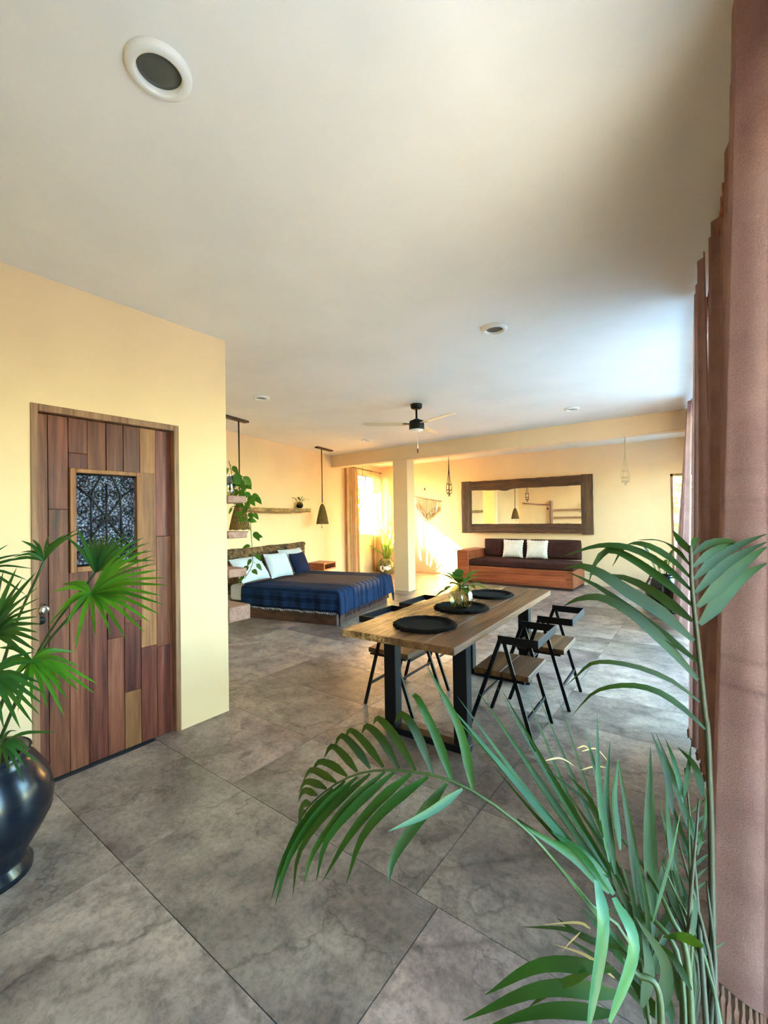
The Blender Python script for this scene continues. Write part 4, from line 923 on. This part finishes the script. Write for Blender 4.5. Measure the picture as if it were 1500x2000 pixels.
# frond C: seen end-on, long leaflets streaming up to the left
rC = [root(.0, .05), (1330, 1900, .84), (1270, 1790, .90), (1180, 1720, .98), (1090, 1655, 1.05), (1010, 1600, 1.10)]
fC = rachis(rC, .007, .003)
TIPS = [((1130, 720), (880, 420), (622, 120), 15), ((1140, 720), (900, 430), (655, 100), 12), ((1150, 710), (940, 400), (720, 80), 13), ((1160, 700), (960, 380), (780, 60), 9), ((1170, 705), (1000, 420), (800, 80), 12), ((1185, 720), (1040, 480), (880, 90), 10), ((1195, 730), (1090, 500), (910, 80), 11), ((1215, 745), (1120, 520), (985, 110), 9),
        ((1120, 690), (900, 440), (640, 160), 14), ((1100, 670), (940, 520), (780, 335), 8), ((1145, 690), (1000, 500), (860, 300), 14), ((1160, 690), (1030, 480), (900, 280), 12)]
for a, b, c, w in TIPS: p = list(map(C6, (a, b, c))); leaflet(fC, p, .93, 1.16, w, 'palm_leaf_pale' if w > 13 else 'palm_leaf')
for a, b, c, w in (((1150, 740), (1030, 620), (850, 510), 20), ((1165, 745), (1070, 620), (960, 540), 22), ((1120, 690), (1040, 600), (930, 560), 14)): p = list(map(C6, (a, b, c))); leaflet(fC, p, .92, .99, w, 'palm_leaf_pale')
# frond D: upright leaflets
rD = [root(.02, .03), (1345, 1900, .82), (1310, 1790, .86), (1262, 1700, .94), (1200, 1620, 1.0)]
fD = rachis(rD, .007, .003)
for a, b, c, w in (((1150, 640), (1120, 420), (1068, 190), 13), ((1140, 600), (1115, 380), (1110, 155), 13), ((1170, 680), (1140, 450), (1152, 245), 14), ((1185, 600), (1165, 440), (1180, 295), 17), ((1240, 780), (1210, 520), (1182, 330), 11), ((1295, 830), (1275, 560), (1283, 265), 20), ((1260, 800), (1230, 600), (1190, 420), 11),
                   ((1130, 560), (1090, 440), (1010, 350), 10), ((1150, 600), (1080, 450), (935, 330), 9), ((1190, 700), (1110, 560), (1020, 420), 9)): p = list(map(C6, (a, b, c))); leaflet(fD, p, .90, 1.02, w, 'palm_leaf' if w > 11 else 'palm_leaf_dark')
# frond E: right hand clump beside the curtain
rE = [root(.05, .06), (1372, 1900, .86), (1362, 1760, .93), (1350, 1620, .98), (1338, 1500, 1.0)]
fE = rachis(rE, .006, .002, 'palm_stem_dark')
for a, b, c, w in (((380, 640), (330, 340), (238, 95), 13), ((520, 800), (400, 450), (268, 100), 14), ((450, 560), (390, 300), (330, 140), 10), ((455, 520), (480, 330), (500, 180), 10), ((575, 520), (520, 320), (410, 195), 16), ((550, 820), (460, 600), (370, 420), 12), ((380, 1000), (350, 700), (330, 380), 13), ((350, 1400), (380, 1000), (390, 640), 24), ((260, 1300), (250, 800), (233, 170), 19), ((170, 1200), (110, 800), (20, 260), 17), ((520, 1000), (440, 760), (350, 500), 9), ((540, 900), (590, 640), (600, 420), 9)):
    p = list(map(C9, (a, b, c))); leaflet(fE, p, .95, 1.04, w, rp.choice(['palm_leaf', 'palm_leaf_dark']))
for j in range(14):
    y = 560+j*45; x = 500+(j % 3)*8; sg = -1 if j % 2 else 1; p = list(map(C9, ((x, y+60), (x+sg*50, y+10), (x+sg*100, y-30)))); leaflet(fE, p, 1.0, 1.02, 6, 'palm_leaf_dark')
# frond F: low broad leaves in front
rF = [root(-.04, .0), (1290, 1960, .78), (1240, 1900, .80), (1200, 1860, .82)]
fF = rachis(rF, .007, .004)
for a, b, c, w, mt in (((795, 360), (830, 640), (745, 1230), 27, 'palm_leaf_pale'), ((895, 460), (1010, 740), (870, 1190), 26, 'palm_leaf_pale')): p = list(map(C8, (a, b, c))); leaflet(fF, p, .84, .74, w, mt, prof=lambda u: max(.1, min(1, .45+u*2)*(1-.75*u**5)))
for a, b, c, w, mt in (((900, 880), (480, 850), (140, 1030), 27, 'palm_leaf'), ((960, 1030), (480, 990), (10, 1180), 29, 'palm_leaf'), ((900, 1140), (500, 1120), (140, 1220), 26, 'palm_leaf'), ((750, 900), (560, 980), (400, 1100), 17, 'palm_leaf_dark'), ((900, 780), (640, 650), (360, 630), 9, 'palm_leaf_dark'), ((940, 760), (720, 690), (560, 575), 12, 'palm_leaf_dark'),
                       ((960, 860), (860, 700), (700, 520), 14, 'palm_leaf'), ((1000, 800), (800, 560), (470, 140), 10, 'palm_leaf'), ((1150, 1180), (1200, 860), (1020, 570), 26, 'palm_leaf_dark'), ((1060, 1100), (1100, 860), (1060, 650), 26, 'palm_leaf_dark'), ((1180, 1190), (1080, 1050), (960, 900), 24, 'palm_leaf_dark'), ((1230, 1200), (1200, 1040), (1080, 930), 18, 'palm_leaf_dark'),
                       ((1420, 745), (1300, 690), (1180, 690), 18, 'palm_leaf_dark'), ((1350, 1000), (1250, 820), (1150, 720), 14, 'palm_leaf_dark'), ((760, 640), (680, 605), (470, 620), 5, 'palm_leaf_dry'), ((700, 660), (640, 720), (590, 780), 6, 'palm_leaf_dry'), ((900, 930), (740, 800), (540, 730), 7, 'palm_leaf_dry')):
    p = list(map(C8, (a, b, c))); leaflet(fF, p, .80, .86, w, mt)
for j in range(34):   # thicket of narrow leaves low in the clump
    x = rp.uniform(1230, 1385); y = rp.uniform(1780, 2010); a = rp.uniform(40, 150); L = rp.uniform(90, 260); q_ = (x+L*math.cos(R(a)), y-L*math.sin(R(a)))
    if q_[0] > 1420: continue
    leaflet(fE if j % 2 else fF, [(x, y), ((x+q_[0])/2+rp.uniform(-12, 12), (y+q_[1])/2-14), q_], .88+rp.uniform(-.04, .06), .95+rp.uniform(-.05, .1), rp.uniform(8, 19), rp.choice(['palm_leaf_dark', 'palm_leaf_dark', 'palm_leaf']))
for i, (x, y) in enumerate(((1310, 1700), (1325, 1640), (1345, 1600), (1365, 1560), (1290, 1680), (1380, 1720), (1335, 1760), (1300, 1740))):
    e_ = dep(x, y, .95); P_ = bez([Vector((pc_.x+rp.uniform(-.06, .08), pc_.y+rp.uniform(-.04, .08), .30)), dep(1360+rp.uniform(-30, 40), 1930, .86), e_], 10); obj('cane_stem', MB().tube(P_, [.008-.0006*j for j in range(len(P_))], 6), 'palm_stem_dark' if i % 2 else 'palm_stem', pa, True, world=pc_)
for j in range(4):
    p = [(1085+rp.uniform(-20, 60), 1445+rp.uniform(-25, 60))]; p.append((p[0][0]+rp.uniform(20, 60), p[0][1]+rp.uniform(-6, 30))); leaflet(fC, [p[0], ((p[0][0]+p[1][0])/2, min(p[0][1], p[1][1])-4), p[1]], 1.05, 1.06, 3, 'palm_leaf_dry')

# ------------------------------------------------------------------ fan palm in the left foreground
fp = fl(-33, 1716); fpm = thing('fan_palm', 'fan palm in a dark blue pot beside the plank door', 'plant', fp)
obj('pot_body', MB().lathe(pot_prof(.50, .235, .14, .15), 36, cap=False), 'glazed_blue', fpm, True)
obj('soil', MB().lathe([(0, .456), (.134, .453)], 20, cap=False), 'soil', fpm)
C5 = crop(0, 1000, .27)
d0_ = CF.dot(fp-CO)
rf = random.Random(8)
def fan(hub, dd, tips, w, mat, bend=.0, stalk=None, droop=.02):
    """hub and tips in photo pixels, dd the hub's distance, tips (x, y, extra depth)"""
    h = dep(*hub, dd); b = fp+Vector((rf.uniform(-.03, .03), rf.uniform(-.03, .03), .45)); mid = (b+h)/2+Vector((0, 0, .10))+ (stalk or Vector((0, 0, 0)))
    st_ = obj('leaf_stalk', MB().tube(bez([b, mid, h], 12), [.007]*6+[.005]*7, 6), 'palm_stem', fpm, True, world=fp)
    for (x, y, e) in tips:
        t = dep(x, y, dd+e); m_ = (h*.5+t*.5)+Vector((0, 0, droop)); P_ = bez([h, h*.75+t*.25+Vector((0, 0, droop*.8)), m_, t*.82+h*.18+Vector((0, 0, droop*.4)), t], 10)
        mb = MB(); mb.leaf(P_, w*.78/F_PX*dd, -CF+Vector((rf.uniform(-.3, .3), rf.uniform(-.3, .3), rf.uniform(.3, 1.0))), lambda u: max(.02, min(1, .18+u*2.3)*(1-max(0, u-.25)**1.3/.75**1.3)), .3)
        obj('leaf_blade', mb, mat, st_, True, world=fp)
def arc(hub, spec): # spec: (deg, length px, depth)
    return [(hub[0]+L*math.cos(R(a)), hub[1]-L*math.sin(R(a)), e) for a, L, e in spec]
hB = (186, 1119); fan(hB, 1.72, arc(hB, [(128, 88, .0), (112, 95, .0), (100, 70, .12), (90, 78, .12), (82, 76, .13), (74, 82, .14), (66, 88, .14), (58, 95, .13), (50, 105, .12), (43, 112, .1), (36, 118, .08), (29, 122, .06), (21, 120, .04), (12, 118, .02)]), 13, 'fan_leaf_dark')
hC = (178, 1159); fan(hC, 1.62, arc(hC, [(52, 130, .05), (44, 142, .04), (38, 140, .03), (31, 145, .0), (25, 138, -.02), (19, 142, -.04), (12, 148, -.05), (6, 152, -.05), (-2, 140, -.05), (-9, 145, -.05), (-17, 140, -.05), (-26, 128, -.05), (-36, 130, -.06), (-52, 112, -.08), (-64, 90, -.08), (-84, 85, -.1), (-106, 118, -.1), (-128, 85, -.08), (-143, 112, -.06), (-152, 75, -.04), (163, 60, .0), (178, 75, .0), (150, 45, .05)]), 14, 'fan_leaf')
hA = (86, 1096); fan(hA, 1.70, arc(hA, [(138, 60, 0), (118, 48, .05), (78, 54, .06), (62, 45, .05), (52, 66, .05), (44, 88, .03), (38, 96, .0), (173, 62, -.05), (185, 95, -.05), (160, 50, .03)]), 10, 'fan_leaf_dark')
hF = (-15, 1240); fan(hF, 1.60, arc(hF, [(80, 130, .05), (70, 140, .05), (62, 125, .05), (55, 150, .04), (46, 130, .03), (38, 118, .0), (30, 105, .0), (22, 95, -.02), (12, 100, -.03), (3, 90, -.04), (-8, 95, -.05), (-20, 90, -.05), (-35, 100, -.05), (90, 120, .08), (100, 130, .08), (15, 75, .0), (50, 95, 0)]), 15, 'fan_leaf_dark')
hE = (62, 1289); fan(hE, 1.58, arc(hE, [(-8, 95, .05), (-20, 138, .03), (-28, 140, 0), (-33, 110, -.02), (-48, 105, -.04), (-60, 128, -.05), (-72, 100, -.05), (-90, 88, -.05), (-105, 105, -.05), (-128, 85, -.03), (10, 88, .08), (20, 60, .08), (160, 70, 0), (200, 80, -.02), (-40, 80, .03)]), 14, 'fan_leaf')
hD = (-20, 1320); fan(hD, 1.50, arc(hD, [(-8, 100, .03), (-18, 120, .0), (-28, 118, -.02), (-38, 125, -.04), (-48, 130, -.05), (-60, 120, -.06), (-75, 110, -.06), (15, 110, .05), (28, 100, .06)]), 16, 'fan_leaf_dark')
hG = (3, 1453); fan(hG, 1.52, arc(hG, [(12, 108, .02), (-12, 60, 0), (-28, 80, 0), (-45, 65, -.02), (-60, 88, -.03), (-75, 60, -.03), (-95, 70, -.04), (40, 40, .05), (160, 60, 0), (190, 70, 0)]), 11, 'fan_leaf_dark')
hH = (-40, 1120); fan(hH, 1.66, arc(hH, [(25, 90, 0), (5, 105, .0), (-8, 95, 0), (45, 80, .03), (-25, 100, -.02), (15, 120, .02)]), 9, 'fan_leaf_dark')
